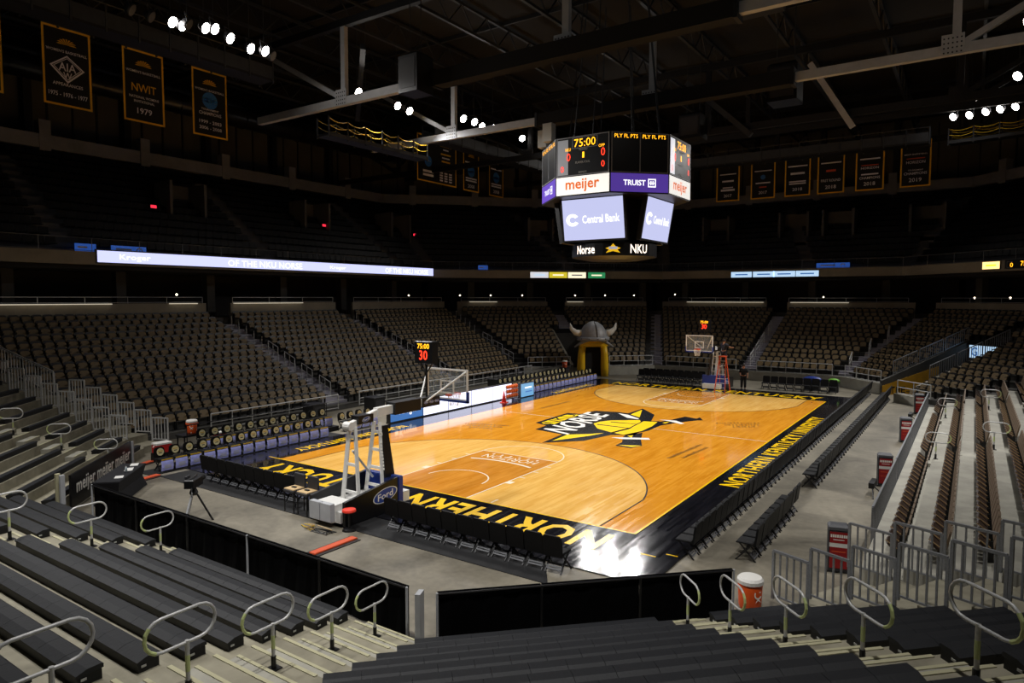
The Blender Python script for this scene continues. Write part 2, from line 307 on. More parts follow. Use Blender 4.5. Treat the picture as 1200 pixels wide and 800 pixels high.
emblem('emblem_white', 'logo_white', [zB((60, 425), (200, 425), (500, 432), (520, 452), (200, 445)), zB((620, 215), (820, 228), (920, 262), (880, 270), (740, 235)), zA((1040, 140), (1160, 160), (1290, 205), (1280, 213), (1150, 195))], .0380)
def emblem_word(body, c, m, z, bold):      # word fitted to four floor corners: bottom-left, top-left, top-right, bottom-right
    v, f, asp = glyphs(body, bold); b = MB()
    for x, y in v:
        u, w_ = x+.5, y+.5; p = [c[0][i]*(1-u)*(1-w_)+c[1][i]*(1-u)*w_+c[2][i]*u*w_+c[3][i]*u*(1-w_) for i in (0, 1)]; b.v.append((p[0], p[1], z))
    b.f = list(f); b.mi = [0]*len(f); return b.build('emblem_letters', m, court)
emblem_word('NORSE', [(-.47, -3.7), (-2.2, -3.15), (-2.75, 2.55), (-1.25, 2.3)], 'logo_white', .0385, .02)
emblem_word('NKU', [(-2.38, -1.9), (-3.1, -1.8), (-3.45, 1.1), (-2.72, 1.35)], 'logo_black', .0390, .0)
emblem('emblem_ball_seams', 'logo_black', [zA((800, 268), (1200, 318), (1195, 322), (795, 276)), zA((960, 240), (1260, 268), (1258, 272), (955, 247)), zB((85, 366), (260, 320), (430, 232), (445, 234), (265, 330), (100, 371))], .0396)
# unreadable signatures printed on the court: rows of small dark marks
def marks(ax, ay, bx, by, h, rows):
    b = MB(); A = ground(ax, ay); B_ = ground(bx, by); d = (B_-A); L = d.length; d.normalize(); nv = Vector((-d.y, d.x, 0))
    for r in range(rows):
        x = (L*.12*r); e = L*(1-.1*r)
        while x < e:
            wd = random.uniform(.10, .20); p = A+d*x+nv*(-r*h*1.6); q = p+d*wd*.45; hh = h*random.uniform(.5, .8)
            b.poly([(v.x, v.y, .0385) for v in (p, q, q+nv*hh, p+nv*hh)]); x += wd
    return b.build('printed_signature', 'floor_print', court)
marks(545, 497, 595, 500, .28, 3); marks(786, 538, 824, 522, .26, 2); marks(840, 497, 890, 497, .3, 3); marks(636, 479, 668, 471, .24, 1)

# ================================================================ SETTING: lower bowl terraces
def terrace(name, th, o0, D, z0, H, rows, rng, m, base=0., thick=None, k0=0):
    b = MB()
    for k in range(k0, rows):
        o = o0+k*D; z = z0+k*H
        for (a, e, a2, e2) in rng(k, o):
            b.prism([(a, o), (e, o), (e2, o+D), (a2, o+D)], base if thick is None else z-thick, z)
    o = b.build(name, m); o.rotation_euler = (0, 0, th); return struct(o)
LF = dict(o0=14.9, D=.8, z0=.30, H=.31, n=15)
CN = dict(o0=21.5, D=.8, z0=.72, H=.31, n=14)
FR_ = dict(o0=23.2, D=.8, z0=.72, H=.31, n=14)
RT_ = dict(o0=13.15, D=.85, z0=.35, H=.28, n=9)
def l_a(o): return -(17.2+(o-11.86)*T225)+1.75
def l_b(o): return 15+(o-15.3)*T225
def c_a(o): return -.21-(o-21.43)*T225
def c_b(o): return 11.17+(o-21.43)*T225
def f_b(o): return 7.2+(o-23.)*T225
SM = 5.48
def mitred(fa, fb, D): return lambda k, o: [(fa(o), fb(o), fa(o+D), fb(o+D))]
terrace('seating_terrace_left', TH['left'], LF['o0'], LF['D'], LF['z0'], LF['H'], LF['n'], mitred(l_a, l_b, .8), 'concrete_dark')
def tun(k, o, mid, lo, hi):
    a, e = lo(o), hi(o)
    return [(a, mid-1.5, lo(o+.8), mid-1.5), (mid+1.5, e, mid+1.5, hi(o+.8))] if k < 8 else [(a, e, lo(o+.8), hi(o+.8))]
terrace('seating_terrace_far_left', TH['far_left'], CN['o0'], CN['D'], CN['z0'], CN['H'], CN['n'], lambda k, o: tun(k, o, SM, c_a, c_b), 'concrete_dark')
terrace('seating_terrace_far', TH['far'], FR_['o0'], FR_['D'], FR_['z0'], FR_['H'], FR_['n'], mitred(lambda o: -f_b(o), f_b, .8), 'concrete_dark')
terrace('seating_terrace_far_right', TH['far_right'], CN['o0'], CN['D'], CN['z0'], CN['H'], CN['n'], lambda k, o: tun(k, o, -SM, lambda o: -c_b(o), lambda o: -c_a(o)) if k >= 0 else [(-SM+1.5, -c_a(o)-1.2, -SM+1.5, -c_a(o+.8)-1.2)], 'concrete_dark', k0=-2)
def r_rng(k, o): return [(-13.3-(o-13.2)*.2, 14.3+.36*(o-13.15), -13.3-(o-12.4)*.2, 14.3+.36*(o-12.3))]
terrace('seating_terrace_right', TH['right'], RT_['o0'], RT_['D'], RT_['z0'], RT_['H'], RT_['n'], r_rng, 'concrete_tread')
# retractable bleacher decks at the near end
BD, BH = .762, .305
NB = dict(o0=22.55); DB = dict(o0=21.05); BZ = .33
def near_rng(k, o):
    h = 7.1+(o-22.6)*T225; return [(-h, h, -h-BD*T225, h+BD*T225)]
def diag_a(o): return 3.05-(o-21.1)*T225          # end by the side stand
def diag_b(o): return 11.0+(o-21.1)*T225          # end by the centre section
def nr_rng(k, o): return [(diag_a(o), diag_b(o), diag_a(o+BD), diag_b(o+BD))]
def nl_rng(k, o): return [(-diag_b(o), -diag_a(o), -diag_b(o+BD), -diag_a(o+BD))]
terrace('bleacher_deck_near', TH['near'], NB['o0'], BD, BZ, BH, 14, near_rng, 'bleacher_deck')
terrace('bleacher_deck_near_right', TH['near_right'], DB['o0'], BD, BZ, BH, 14, nr_rng, 'bleacher_deck')
terrace('bleacher_deck_near_left', TH['near_left'], DB['o0'], BD, BZ, BH, 14, nl_rng, 'bleacher_deck')

# stepped stairs between corner bleachers and side stands
for nm, sx, L0, U0, n in (('corner_stair_left', -1, (12.9, -16.95), (13.3, -15.75), 10), ('corner_stair_right', 1, (12.0, -16.95), (13.0, -14.9), 7)):
    b = MB(); d_ = (math.cos(PI/8)*.825, -math.sin(PI/8)*.825)
    for k in range(n):
        q = [(L0[0]+d_[0]*(k+.2), L0[1]+d_[1]*(k+.2)), (L0[0]+d_[0]*(k+1.2), L0[1]+d_[1]*(k+1.2)), (U0[0]+d_[0]*(k+1.2), U0[1]+d_[1]*(k+1.2)), (U0[0]+d_[0]*(k+.2), U0[1]+d_[1]*(k+.2))]
        q = [(x*sx, y) for x, y in q]
        b.prism(q if sx > 0 else q[::-1], 0, .28+k*BH)
    struct(b.build(nm, 'bleacher_deck'))
# front walls below the first row, tunnel walls
def sec(name, b, th, m, label=None, cat=None, kind='structure'):
    o = b.build(name, m); o.rotation_euler = (0, 0, th)
    if kind: o['kind'] = kind
    if label: o['label'] = label; o['category'] = cat
    return o
b = MB(); b.box(c_a(21.4), SM-1.5, 21.3, 21.5, 0, .74); b.box(SM+1.5, c_b(21.4), 21.3, 21.5, 0, .74); sec('front_wall_far_left', b, TH['far_left'], 'concrete_tread')
b = MB(); b.box(-7.2, 7.2, 23., 23.2, 0, .74); sec('front_wall_far', b, 0, 'concrete_tread')
b = MB(); b.box(-c_b(21.4), -SM-1.5, 21.3, 21.5, 0, .74); b.box(-SM+1.5, -c_a(19.8)-1.2, 19.7, 19.9, 0, .55); sec('front_wall_far_right', b, TH['far_right'], 'concrete_tread')
for nm, th, sg in (('tunnel_wall_far_left', TH['far_left'], 1), ('tunnel_wall_far_right', TH['far_right'], -1)):
    for s in (-1, 1):
        b = MB(); x = sg*SM+s*1.55
        b.add([(x-.1, 21.3, 0), (x+.1, 21.3, 0), (x+.1, 28.2, 0), (x-.1, 28.2, 0), (x-.1, 21.3, .95), (x+.1, 21.3, .95), (x+.1, 28.2, 3.6), (x-.1, 28.2, 3.6)], [(0, 3, 2, 1), (4, 5, 6, 7), (0, 1, 5, 4), (1, 2, 6, 5), (2, 3, 7, 6), (3, 0, 4, 7)])
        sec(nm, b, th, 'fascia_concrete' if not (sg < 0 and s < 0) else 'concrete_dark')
    b = MB(); b.box(sg*SM-1.5, sg*SM+1.5, 28.0, 28.3, 0, 3.6); sec(nm, b, th, 'black_cloth')

# concourse parapet, back wall and columns behind the lower bowl
def parapet(nm, th, o, s0, s1, gaps, m='fascia_concrete'):
    b = MB(); x = s0
    for g0, g1 in gaps+[(s1, s1)]:
        if g0 > x: b.box(x, g0, o, o+.22, 4.6, 6.08)
        x = g1
    sec('parapet_'+nm, b, th, m)
    b = MB(); b.box(s0-2, s1+2, o+5.5, o+5.8, 4.6, 8.3); sec('wall_'+nm, b, th, 'wall_suite' if nm in ('left', 'far') else 'wall_blue')
    b = MB(); b.box(s0-1, s1+1, o+.22, o+5.5, 4.6, 5.1); sec('concourse_floor_'+nm, b, th, 'concrete_dark')
    x = s0+2.2
    while x < s1:
        cb = MB(); cb.box(x-.3, x+.3, o+2.6, o+3.2, 5.1, 8.3); sec('concourse_column', cb, th, 'column'); x += 6.1
A_L = [-4.6, 6.4]                       # stair aisles of the left stand (y)
parapet('left', TH['left'], 26.9, -24, l_b(26.9), [(a-.9, a+.9) for a in A_L]+[(l_b(26.9)-.9, l_b(26.9))])
parapet('far_left', TH['far_left'], 32.7, c_a(32.7), c_b(32.7), [(c_a(32.7), c_a(32.7)+.5), (SM-.9, SM+.9), (c_b(32.7)-.9, c_b(32.7))])
parapet('far', TH['far'], 34.4, -f_b(34.4), f_b(34.4), [(-f_b(34.4), -f_b(34.4)+.8), (-.9, .9), (f_b(34.4)-.9, f_b(34.4))])
parapet('far_right', TH['far_right'], 32.7, -c_b(32.7), -c_a(32.7), [(-c_b(32.7), -c_b(32.7)+.8), (-SM-.9, -SM+.9)])
parapet('right', TH['right'], 26.9, -l_b(26.9), 10, [(-6.1-.9, -6.1+.9)])

# ================================================================ SETTING: upper deck
def u_l(o): return 16.2+(o-26)*T225
def u_ca(o): return (-26+16.2)*Q-(o-29.84)*T225
def u_cb(o): return (-10.2+32)*Q+(o-29.84)*T225
def u_f(o): return 10.2+(o-32)*T225
UD, UH, UN = .85, .58, 12
UP_ = [('left', 26., lambda o: -27., u_l), ('far_left', 29.84, u_ca, u_cb), ('far', 32., lambda o: -u_f(o), u_f), ('far_right', 29.84, lambda o: -u_cb(o), lambda o: -u_ca(o)), ('right', 26., lambda o: -u_l(o), lambda o: 14.)]
for nm, o0, fa, fb in UP_:
    th = TH[nm]
    b = MB(); b.prism([(fa(o0), o0-.15), (fb(o0), o0-.15), (fb(o0+.3), o0+.25), (fa(o0+.3), o0+.25)], 8.28, 9.0); sec('balcony_front_'+nm, b, th, 'fascia_concrete')
    b = MB(); b.prism([(fa(o0), o0+.2), (fb(o0), o0+.2), (fb(o0+10), o0+10.5), (fa(o0+10), o0+10.5)], 8.05, 8.3); sec('concourse_ceiling_'+nm, b, th, 'roof_deck')
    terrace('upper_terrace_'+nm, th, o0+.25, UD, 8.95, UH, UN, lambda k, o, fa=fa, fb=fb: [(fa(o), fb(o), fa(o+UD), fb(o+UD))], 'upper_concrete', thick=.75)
    oo = o0+10.4
    b = MB(); b.prism([(fa(oo), oo), (fb(oo), oo), (fb(oo+.6), oo+.6), (fa(oo+.6), oo+.6)], 16.35, 17.25); sec('ring_beam_'+nm, b, th, 'ring_concrete')
    b = MB(); b.prism([(fa(oo+3), oo+3), (fb(oo+3), oo+3), (fb(oo+3.3), oo+3.3), (fa(oo+3.3), oo+3.3)], 15, 25); sec('wall_upper_'+nm, b, th, 'back_wall')
    x = fa(oo)+3.0
    while x < fb(oo)-.5:
        cb = MB(); cb.box(x-.35, x+.35, oo-.05, oo+.65, 15.6, 18.2); sec('ring_column', cb, th, 'ring_concrete')
        cb = MB(); cb.box(x-.25, x+.25, oo+2.4, oo+3.0, 16, 24.5); sec('wall_pilaster', cb, th, 'steel_dark'); x += 6.6
    b = MB(); x = fa(oo+3)+1
    while x < fb(oo+3): b.box(x, x+.12, oo+2.9, oo+3.05, 17.3, 23); x += 1.65
    sec('wall_rib_'+nm, b, th, 'steel_dark')
# portals of the upper deck
for nm, s, o in (('left', -4.3, 31.2), ('left', 7, 31.2), ('left', 17., 31.2), ('far_left', 4.3, 35), ('far_left', 14, 35), ('far', -6.5, 37), ('far', 0.8, 37), ('far', 4.6, 37), ('far', 11.5, 37), ('far_right', -4.5, 35)):
    th = TH[nm]; z = 8.95+UH*int((o-{'left': 26.25, 'far': 32.25}.get(nm, 30.09))/UD)
    b = MB(); b.box(s-1.35, s-1.15, o-.6, o+1.6, z-.6, z+2.6); b.box(s+1.15, s+1.35, o-.6, o+1.6, z-.6, z+2.6); b.box(s-1.35, s+1.35, o+1.4, o+1.6, z-.6, z+2.6); b.box(s-1.15, s+1.15, o-.5, o+1.5, z-.6, z-.2)
    sec('upper_portal', b, th, 'upper_concrete')

# ================================================================ SETTING: roof
struct(MB().box(-44, 44, -46, 52, 23.6, 23.9).build('ceiling', 'roof_deck'), 'dark corrugated roof deck far above the court', 'ceiling')
for nm, r in (('wall_near_end', (-44, 44, -46, -45.7, 0, 24)), ('wall_side_left', (-44, -43.7, -46, 52, 0, 24)), ('wall_side_right', (43.7, 44, -46, 52, 0, 24)), ('wall_far_end', (-44, 44, 51.7, 52, 0, 24))):
    struct(MB().box(*r).build(nm, 'wall_suite'))
# ================================================================ STADIUM SEATS (flip-up)
def seat_geo(down):
    back, pan, arm, std = MB(), MB(), MB(), MB()      # arm/std: one L-shaped side frame each
    def outline(w, h, c): return [(-w/2, 0), (w/2, 0), (w/2, h-c), (w/2-c*.35, h-c*.3), (w/2-c*1.2, h), (-w/2+c*1.2, h), (-w/2+c*.35, h-c*.3), (-w/2, h-c)]
    T = Matrix.Translation((0, .10, .43)) @ Matrix.Rotation(rad(90-12), 4, 'X')
    back.prism(outline(.46, .45, .07), -.045, 0, T)
    if not down: pan.prism(outline(.42, .36, .09), 0, .06, Matrix.Translation((0, -.03, .42)) @ Matrix.Rotation(rad(68), 4, 'X'))
    else: pan.prism(outline(.44, .40, .06), -.06, 0, Matrix.Translation((0, .06, .42)) @ Matrix.Rotation(rad(172), 4, 'X'))
    side = [(-.2, .60), (-.2, .64), (.12, .64), (.12, 0), (.04, 0), (-.02, .60)]
    for s, g in ((-1, arm), (1, std)): g.prism(side, s*.245-.018, s*.245+.018, Matrix(((0, 0, 1, 0), (1, 0, 0, 0), (0, 1, 0, 0), (0, 0, 0, 1))))
    return back, pan, arm, std
SGS = [seat_geo(False), seat_geo(False)]
_pan, _fr = MB(), MB()
_pan.prism([(-.235, 0), (.235, 0), (.235, .22), (.18, .26), (-.18, .26), (-.235, .22)], 0, .05, Matrix.Translation((0, .03, .41)) @ Matrix.Rotation(rad(136), 4, 'X'))
SIDE2 = [[(-.04, 0), (-.04, .42), (.12, .46), (.12, 0)], [(-.19, .61), (-.19, .63), (.05, .47), (.05, .45)]]
SG2 = [MB().prism(SIDE2[0], s*.25-.012, s*.25+.012, Matrix(((0, 0, 1, 0), (1, 0, 0, 0), (0, 1, 0, 0), (0, 0, 0, 1)))) for s in (-1, 1)]
_trim = MB().prism(SIDE2[1], .238, .256, Matrix(((0, 0, 1, 0), (1, 0, 0, 0), (0, 1, 0, 0), (0, 0, 0, 1))))
SGS[1] = (SGS[1][0], _pan, SG2[0], _trim)
def seats_in(th, o0, D, z0, H, n, fa, fb, gaps, off=.42, k0=0, tun_=None, pitch=.535):
    out = []
    for k in range(k0, n):
        o = o0+k*D+off; z = z0+k*H; a, e = fa(o)+.45, fb(o)-.45
        cuts = sorted(gaps+([tun_] if (tun_ and k < 9) else [])); x = a
        for g0, g1 in cuts+[(e, e)]:
            m = int((g0-x)/pitch)
            if m > 0:
                p = (g0-x)/m
                for i in range(m): out.append((W(th, x+p*(i+.5), o, z), th))
            x = max(x, g1)
    return out
tan = []
tan += seats_in(TH['left'], LF['o0'], .8, LF['z0'], LF['H'], LF['n'], lambda o: max(l_a(o), -22), lambda o: l_b(o)-.25, [(a-.85, a+.85) for a in A_L])
tan += seats_in(TH['far_left'], CN['o0'], .8, CN['z0'], CN['H'], CN['n'], lambda o: c_a(o)+.35, lambda o: c_b(o)-.35, [(SM-.65, SM+.65)], tun_=(SM-1.7, SM+1.7))
tan += seats_in(TH['far'], FR_['o0'], .8, FR_['z0'], FR_['H'], FR_['n'], lambda o: -f_b(o)+.35, lambda o: f_b(o)-.35, [(-.65+.4, .65+.4)])
tan += seats_in(TH['far_right'], CN['o0'], .8, CN['z0'], CN['H'], CN['n'], lambda o: -c_b(o)+.35, lambda o: -c_a(o)-.35, [(-SM-.65, -SM+.65)], tun_=(-SM-1.7, -SM+1.7))
tan += seats_in(TH['far_right'], CN['o0'], .8, CN['z0'], CN['H'], 0, lambda o: -SM+1.5, lambda o: -c_a(o)-1.4, [], k0=-2)
brown = seats_in(TH['right'], RT_['o0'], .85, RT_['z0'], RT_['H'], RT_['n'], lambda o: -13.6-(o-13.2)*.2, lambda o: 14.2+.36*(o-13.15), [(-8.2, -7.2), (2.0, 3.0)], off=.62)
cand = []
for lst, kind in ((tan, 0), (brown, 1)):
    for p, th in lst:
        q = pix(p+Vector((0, 0, .6)))
        if q and -15 < q[0] < 1215 and q[1] < 815: cand.append((q[2], kind, p, th))
cand.sort(key=lambda c: c[0])
near_seats, rest = cand[:300], cand[300:]
protos = {}
LAB = {0: ('tan flip-up stadium seat in the stand behind the team benches', 'tan seats of the fixed lower bowl'),
       1: ('brown flip-up seat in the grey-floored stand behind the red waste kiosks', 'brown seats of the side stand')}
for d, kind, p, th in near_seats:
    if kind not in protos:
        t = thing('stadium_seat', LAB[kind][0], 'seat', p, th, LAB[kind][1])
        SG = SGS[kind]; SG[0].build('backrest', 'seat_shell' if kind == 0 else 'seat_brown', t); SG[1].build('seat_pan', 'seat_tan' if kind == 0 else 'seat_tan_pan', t); SG[2].build('side_frame', 'seat_shell', t); SG[3].build('side_frame', 'seat_shell', t) if kind == 0 else SG[3].build('edge_trim', 'wood_tan', t)
        protos[kind] = t
    else: copy_tree(protos[kind], p, th)
b = MB()
for d, kind, p, th in rest:
    T = Matrix.Translation(p) @ Matrix.Rotation(th, 4, 'Z')
    for i in range(4):
        b.cur = ((2, 0, 2, 2), (3, 1, 2, 2))[kind][i]; b.add(SGS[kind][i].v, SGS[kind][i].f, T)
tag(b.build('stadium_seat_rows', ['seat_tan', 'seat_tan_pan', 'seat_shell', 'seat_brown']), 'rows of small flip-up seats filling the distant lower bowl', 'seats', kind='stuff')
# upper deck seats: dark, far, uncountable
b = MB()
for nm, o0, fa, fb in UP_:
    th = TH[nm]
    for k in range(UN):
        o = o0+.25+UD*k+.5; z = 8.95+UH*k; x = fa(o)+.4; i = 0
        while x < fb(o)-.4:
            i += 1
            if i % 24 > 1:
                p = W(th, x, o, z)
                if seen(p, 10, 10):
                    T = Matrix.Translation(p) @ Matrix.Rotation(th, 4, 'Z')
                    b.add([(-.24, .1, .40), (.24, .1, .40), (.24, .2, .84), (-.24, .2, .84), (-.22, -.2, .44), (.22, -.2, .44), (.22, .1, .40), (-.22, .1, .40), (-.24, .14, .40), (.24, .14, .40), (.24, .24, .84), (-.24, .24, .84)], [(0, 1, 2, 3), (4, 5, 6, 7), (9, 8, 11, 10), (3, 2, 10, 11)], T)
            x += .55
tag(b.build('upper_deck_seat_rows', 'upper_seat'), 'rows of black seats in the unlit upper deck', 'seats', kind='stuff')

# aisle steps with nosings
def aisle(nm, th, s, o0, D, z0, H, n, k0, wd, nose, dirm=0., yellow=(), pale=False):
    b = MB(); ny = MB(); nc = MB()
    for k in range(k0, n):
        o = o0+k*D; z = z0+k*H; x = s+dirm*(o-o0)
        b.box(x-wd/2, x+wd/2, o-.32, o+.02, z-H*.98, z-H/2)
        if pale: b.box(x-wd/2, x+wd/2, o-.012, o+D-.33, z-H, z+.008)
        t = ny if k in yellow else nc
        t.box(x-wd/2, x+wd/2, o-.005, o+.05, z+.001, z+.012); t.box(x-wd/2, x+wd/2, o-.33, o-.28, z-H/2, z-H/2+.012)
    st = struct(b.build(nm, 'step_pale' if pale else 'concrete_tread')); st.rotation_euler = (0, 0, th)
    nc.build('step_nosing', nose, st)
    if ny.f: ny.build('step_nosing', 'nosing_yellow', st)
for a in A_L: aisle('aisle_steps', TH['left'], a, LF['o0'], .8, LF['z0'], LF['H'], 15, 1, 1.6, 'concrete_tread', yellow=(9, 10), pale=True)
aisle('aisle_steps', TH['left'], l_b(14.9)-.15, LF['o0'], .8, LF['z0'], LF['H'], 15, 1, 1.1, 'concrete_tread', T225, (8, 9), True)
aisle('aisle_steps', TH['far_left'], SM, CN['o0'], .8, CN['z0'], CN['H'], 14, 9, 1.2, 'nosing_yellow', pale=True)
aisle('aisle_steps', TH['far'], -f_b(23.2)+.1, FR_['o0'], .8, FR_['z0'], FR_['H'], 14, 1, 1.2, 'concrete_tread', -T225, (4, 6, 8, 10), True)
aisle('aisle_steps', TH['far'], .4, FR_['o0'], .8, FR_['z0'], FR_['H'], 14, 1, 1.2, 'concrete_tread', 0, (7, 9), True)
aisle('aisle_steps', TH['far'], f_b(23.2)-.1, FR_['o0'], .8, FR_['z0'], FR_['H'], 14, 1, 1.2, 'concrete_tread', T225, (5, 8), True)
aisle('aisle_steps', TH['near'], -6.25, NB['o0'], BD, BZ, BH, 12, 0, 1.35, 'nosing_cream', -T225)
aisle('aisle_steps', TH['near'], .9, NB['o0'], BD, BZ, BH, 12, 0, .95, 'nosing_cream')
aisle('aisle_steps', TH['near_right'], 5.95, DB['o0'], BD, BZ, BH, 12, 0, 1.0, 'nosing_cream')
aisle('aisle_steps', TH['near_left'], -5.95, DB['o0'], BD, BZ, BH, 12, 0, 1.0, 'nosing_cream')
for s_ in (-7.7, 2.5): aisle('aisle_steps', TH['right'], s_, RT_['o0'], .85, RT_['z0'], RT_['H'], 9, 1, .5, 'concrete_tread')

# ================================================================ BLEACHER BENCHES
mod_mesh = None; MODW = .47
def bench(th, s0, s1, o, z, label, group, tag_end):
    global mod_mesh
    if not any(seen(W(th, s0+(s1-s0)*i/6, o+.2, z+.3), 20, 30) for i in range(7)): return
    t = thing('bleacher_bench', label, 'bench', W(th, s0, o, z), th, group); L = s1-s0
    MB().box(.01, L-.01, .015, .255, 0, .11).build('bench_base', 'bench_side', t)
    n = max(1, round(L/MODW)); wv = L/n
    if mod_mesh is None: mod_mesh = MB().prism([(0, .12), (.27, .10), (.27, .13), (.16, .168), (.02, .172), (0, .16)], -.5, .5, Matrix(((0, 0, 1, 0), (1, 0, 0, 0), (0, 1, 0, 0), (0, 0, 0, 1)))).build('seat_module', 'bench_black', t).data; bpy.data.objects.remove(bpy.data.objects['seat_module'])
    for i in range(n):
        m = bpy.data.objects.new('seat_module', mod_mesh); C.objects.link(m); m.parent = t; m.location = (wv*(i+.5), 0, 0); m.scale = (wv-.005, 1, 1)
    x = L if tag_end > 0 else 0
    MB().box(x-.004, x+.004, .17, .225, .06, .085).build('row_tag', 'tag_white', t)
ORD = ['front', 'second', 'third', 'fourth', 'fifth', 'sixth', 'seventh', 'eighth', 'ninth', 'tenth', 'eleventh', 'twelfth', 'thirteenth']
for k in range(12):
    ob = NB['o0']+.05+k*BD; z = BZ+k*BH; h = 7.1+(ob-22.6)*T225; e = 5.45+(ob-22.6)*T225
    bench(TH['near'], -e, .38, ob, z, 'black bleacher bench behind the baseline chairs, %s row, beside the mitred aisle' % ORD[k], 'benches of the baseline bleacher', -1)
    bench(TH['near'], 1.42, h-.1, ob, z, 'black bleacher bench in the %s row between mid aisle and meijer board section' % ORD[k], 'benches of the baseline bleacher', -1)
    od = DB['o0']+.05+k*BD
    bench(TH['near_right'], 6.5, diag_b(od)-.05, od, z, 'long black bleacher bench behind the free-standing black barrier, %s row' % ORD[k], 'benches of the corner bleacher by the cooler', -1)
    bench(TH['near_right'], diag_a(od)+.32, 5.4, od, z, 'black bleacher bench ending at the stepped picket railing, %s row' % ORD[k], 'benches of the corner bleacher by the cooler', 1)
    bench(TH['near_left'], -diag_b(od)+.1, -6.5, od, z, 'black bleacher bench directly behind the meijer board, %s row' % ORD[k], 'benches of the corner bleacher by the meijer board', 1)
    bench(TH['near_left'], -5.4, -diag_a(od)-.3, od, z, 'short black bleacher bench below the sloping stair railing, %s row' % ORD[k], 'benches of the corner bleacher by the meijer board', 1)

# ================================================================ LOOP HANDRAILS
def loop_pts(L, H, z, y0=0.):
    r = H/2; p = []
    for i in range(9): a = -PI/2+PI*i/8; p.append((0, y0+L/2-r+r*math.cos(a), z+r+r*math.sin(a)))
    for i in range(9): a = PI/2+PI*i/8; p.append((0, y0-L/2+r+r*math.cos(a), z+r+r*math.sin(a)))
    return p
lt = thing('aisle_handrail', 'x', 'handrail', (0, 0, 0), 0, 'loop handrails of the bleacher aisles')
MB().box(-.08, .08, -.08, .08, 0, .015).build('base_plate', 'black_plastic', lt); MB().tube([(0, 0, .01), (0, 0, .18)], .034, 8).build('socket', 'black_plastic', lt, smooth=False)
MB().tube([(0, 0, .15), (0, 0, .62)], .024, 8).build('post', 'galv', lt); MB().tube(loop_pts(.78, .36, .60, .06), .019, 8, True).build('loop', 'galv', lt, smooth=True)
MB().tube([(0, 0, .28), (0, 0, .46)], .0255, 8).build('reflective_tape', 'tape_glow', lt); MB().tube([(p[0], p[1], p[2]) for p in loop_pts(.78, .36, .60, .06)[1:7]], .0205, 8).build('reflective_tape', 'tape_glow', lt)
first = True
def handrail(th, s, o, z, label, grp='loop handrails of the bleacher aisles'):
    global first
    p = W(th, s, o, z)
    if not seen(p+Vector((0, 0, .8)), 30, 60): return
    if first: lt.location = p; lt.rotation_euler = (0, 0, th); lt['label'] = label; lt['group'] = grp; first = False
    else: copy_tree(lt, p, th, label, grp)
for k in range(0, 10):
    o = NB['o0']+.22+k*BD; z = BZ+k*BH
    if k % 2 == 0: handrail(TH['near'], -(6.25+(o-22.6)*T225), o, z, 'looped metal handrail on the mitred stair between two bleachers, row %s' % ORD[k])
    if k % 2 == 0: handrail(TH['near'], .9, o, z, 'looped metal handrail on the mid aisle of the baseline bleacher, row %s' % ORD[k])
    od = DB['o0']+.3+k*BD
    if k % 2 == 0: handrail(TH['near_right'], 5.95, od, z, 'looped metal handrail on the stair beside the orange cooler, row %s' % ORD[k])
    if k % 2 == 0: handrail(TH['near_left'], -5.95, od, z, 'looped metal handrail in the bleacher behind the meijer board, row %s' % ORD[k])
for s_ in (-7.7, 2.5):
    for k in (1, 3, 5): handrail(TH['right'], s_, RT_['o0']+k*.85+.1, RT_['z0']+k*.28, 'thin looped handrail between brown seats of the side stand, row %s' % ORD[k], 'loop handrails of the side stand')

# ================================================================ RAILINGS
def picket(loc, rz, L, H, label, m='galv', cat='railing', group=None, drop=0., n=None, sag=0.):
    t = thing('picket_railing', label, cat, loc, rz, group); n = n or max(3, round(L/.17))
    MB().bar((0, 0, H), (L, 0, H-drop), .05).build('top_rail', m, t); MB().bar((0, 0, .08), (L, 0, .08-drop), .035).build('bottom_rail', m, t)
    for i in range(n+1):
        x = L*i/n; MB().bar((x, 0, (0. if i in (0, n) else .08)-drop*x/L), (x, 0, H-drop*x/L), .05 if i in (0, n) else .03).build('picket', m, t)
    return t
dx, dy = math.cos(PI/8), -math.sin(PI/8)
for k in range(7):
    p = Vector((11.86+k*.825*dx, -17.0+k*.825*dy, .3+k*BH)); picket(p, math.atan2(dy, dx), .77, 1.0, 'grey picket panel stepping up beside the corner bleacher, panel %s from the floor' % ORD[k], 'galv_dark', group='stepped railing by the corner bleacher')
for k in range(4):
    p = Vector((12.95+k*.9, -14.75-k*.32, .45+k*.28)); picket(p, math.atan2(-.32, .9), .9, 1.0, 'grey picket panel closing the end of the brown-seat stand, panel %s from the kiosk' % ORD[k], 'galv_dark', group='stepped railing of the side stand')
t_ = picket((-13.2-12*.825*dx, -15.75+12*.825*dy, .3+11*BH), math.atan2(-dy, dx), 5*.825, 1.05, 'long sloping pale stair railing with handrail above the stepped panels', 'galv', drop=5*BH, n=26)
MB().tube([(0, .06, .95), (5*.825, .06, .95-5*BH), (5*.825, .06, .1-5*BH)], .03, 6).build('handrail', 'steel_white', t_)
for k in range(6):
    p = Vector((-13.2-(k+1)*.825*dx, -15.75+(k+1)*.825*dy, .3+k*BH)); picket(p, math.atan2(-dy, dx), .77, 1.0, 'pale picket panel on the upper stair beyond the meijer board, panel %s from the floor' % ORD[k], 'galv', group='stepped railing beyond the meijer board')
for k in range(1, 10):
    p = Vector((-12.72-(k+1)*.825*dx, -17.0+(k+1)*.825*dy, .3+k*BH)); picket(p, math.atan2(-dy, dx), .77, 1.0, 'pale picket panel on the lower stair beyond the meijer board, panel %s from the floor' % ORD[k], 'galv', group='stepped railing beyond the meijer board')
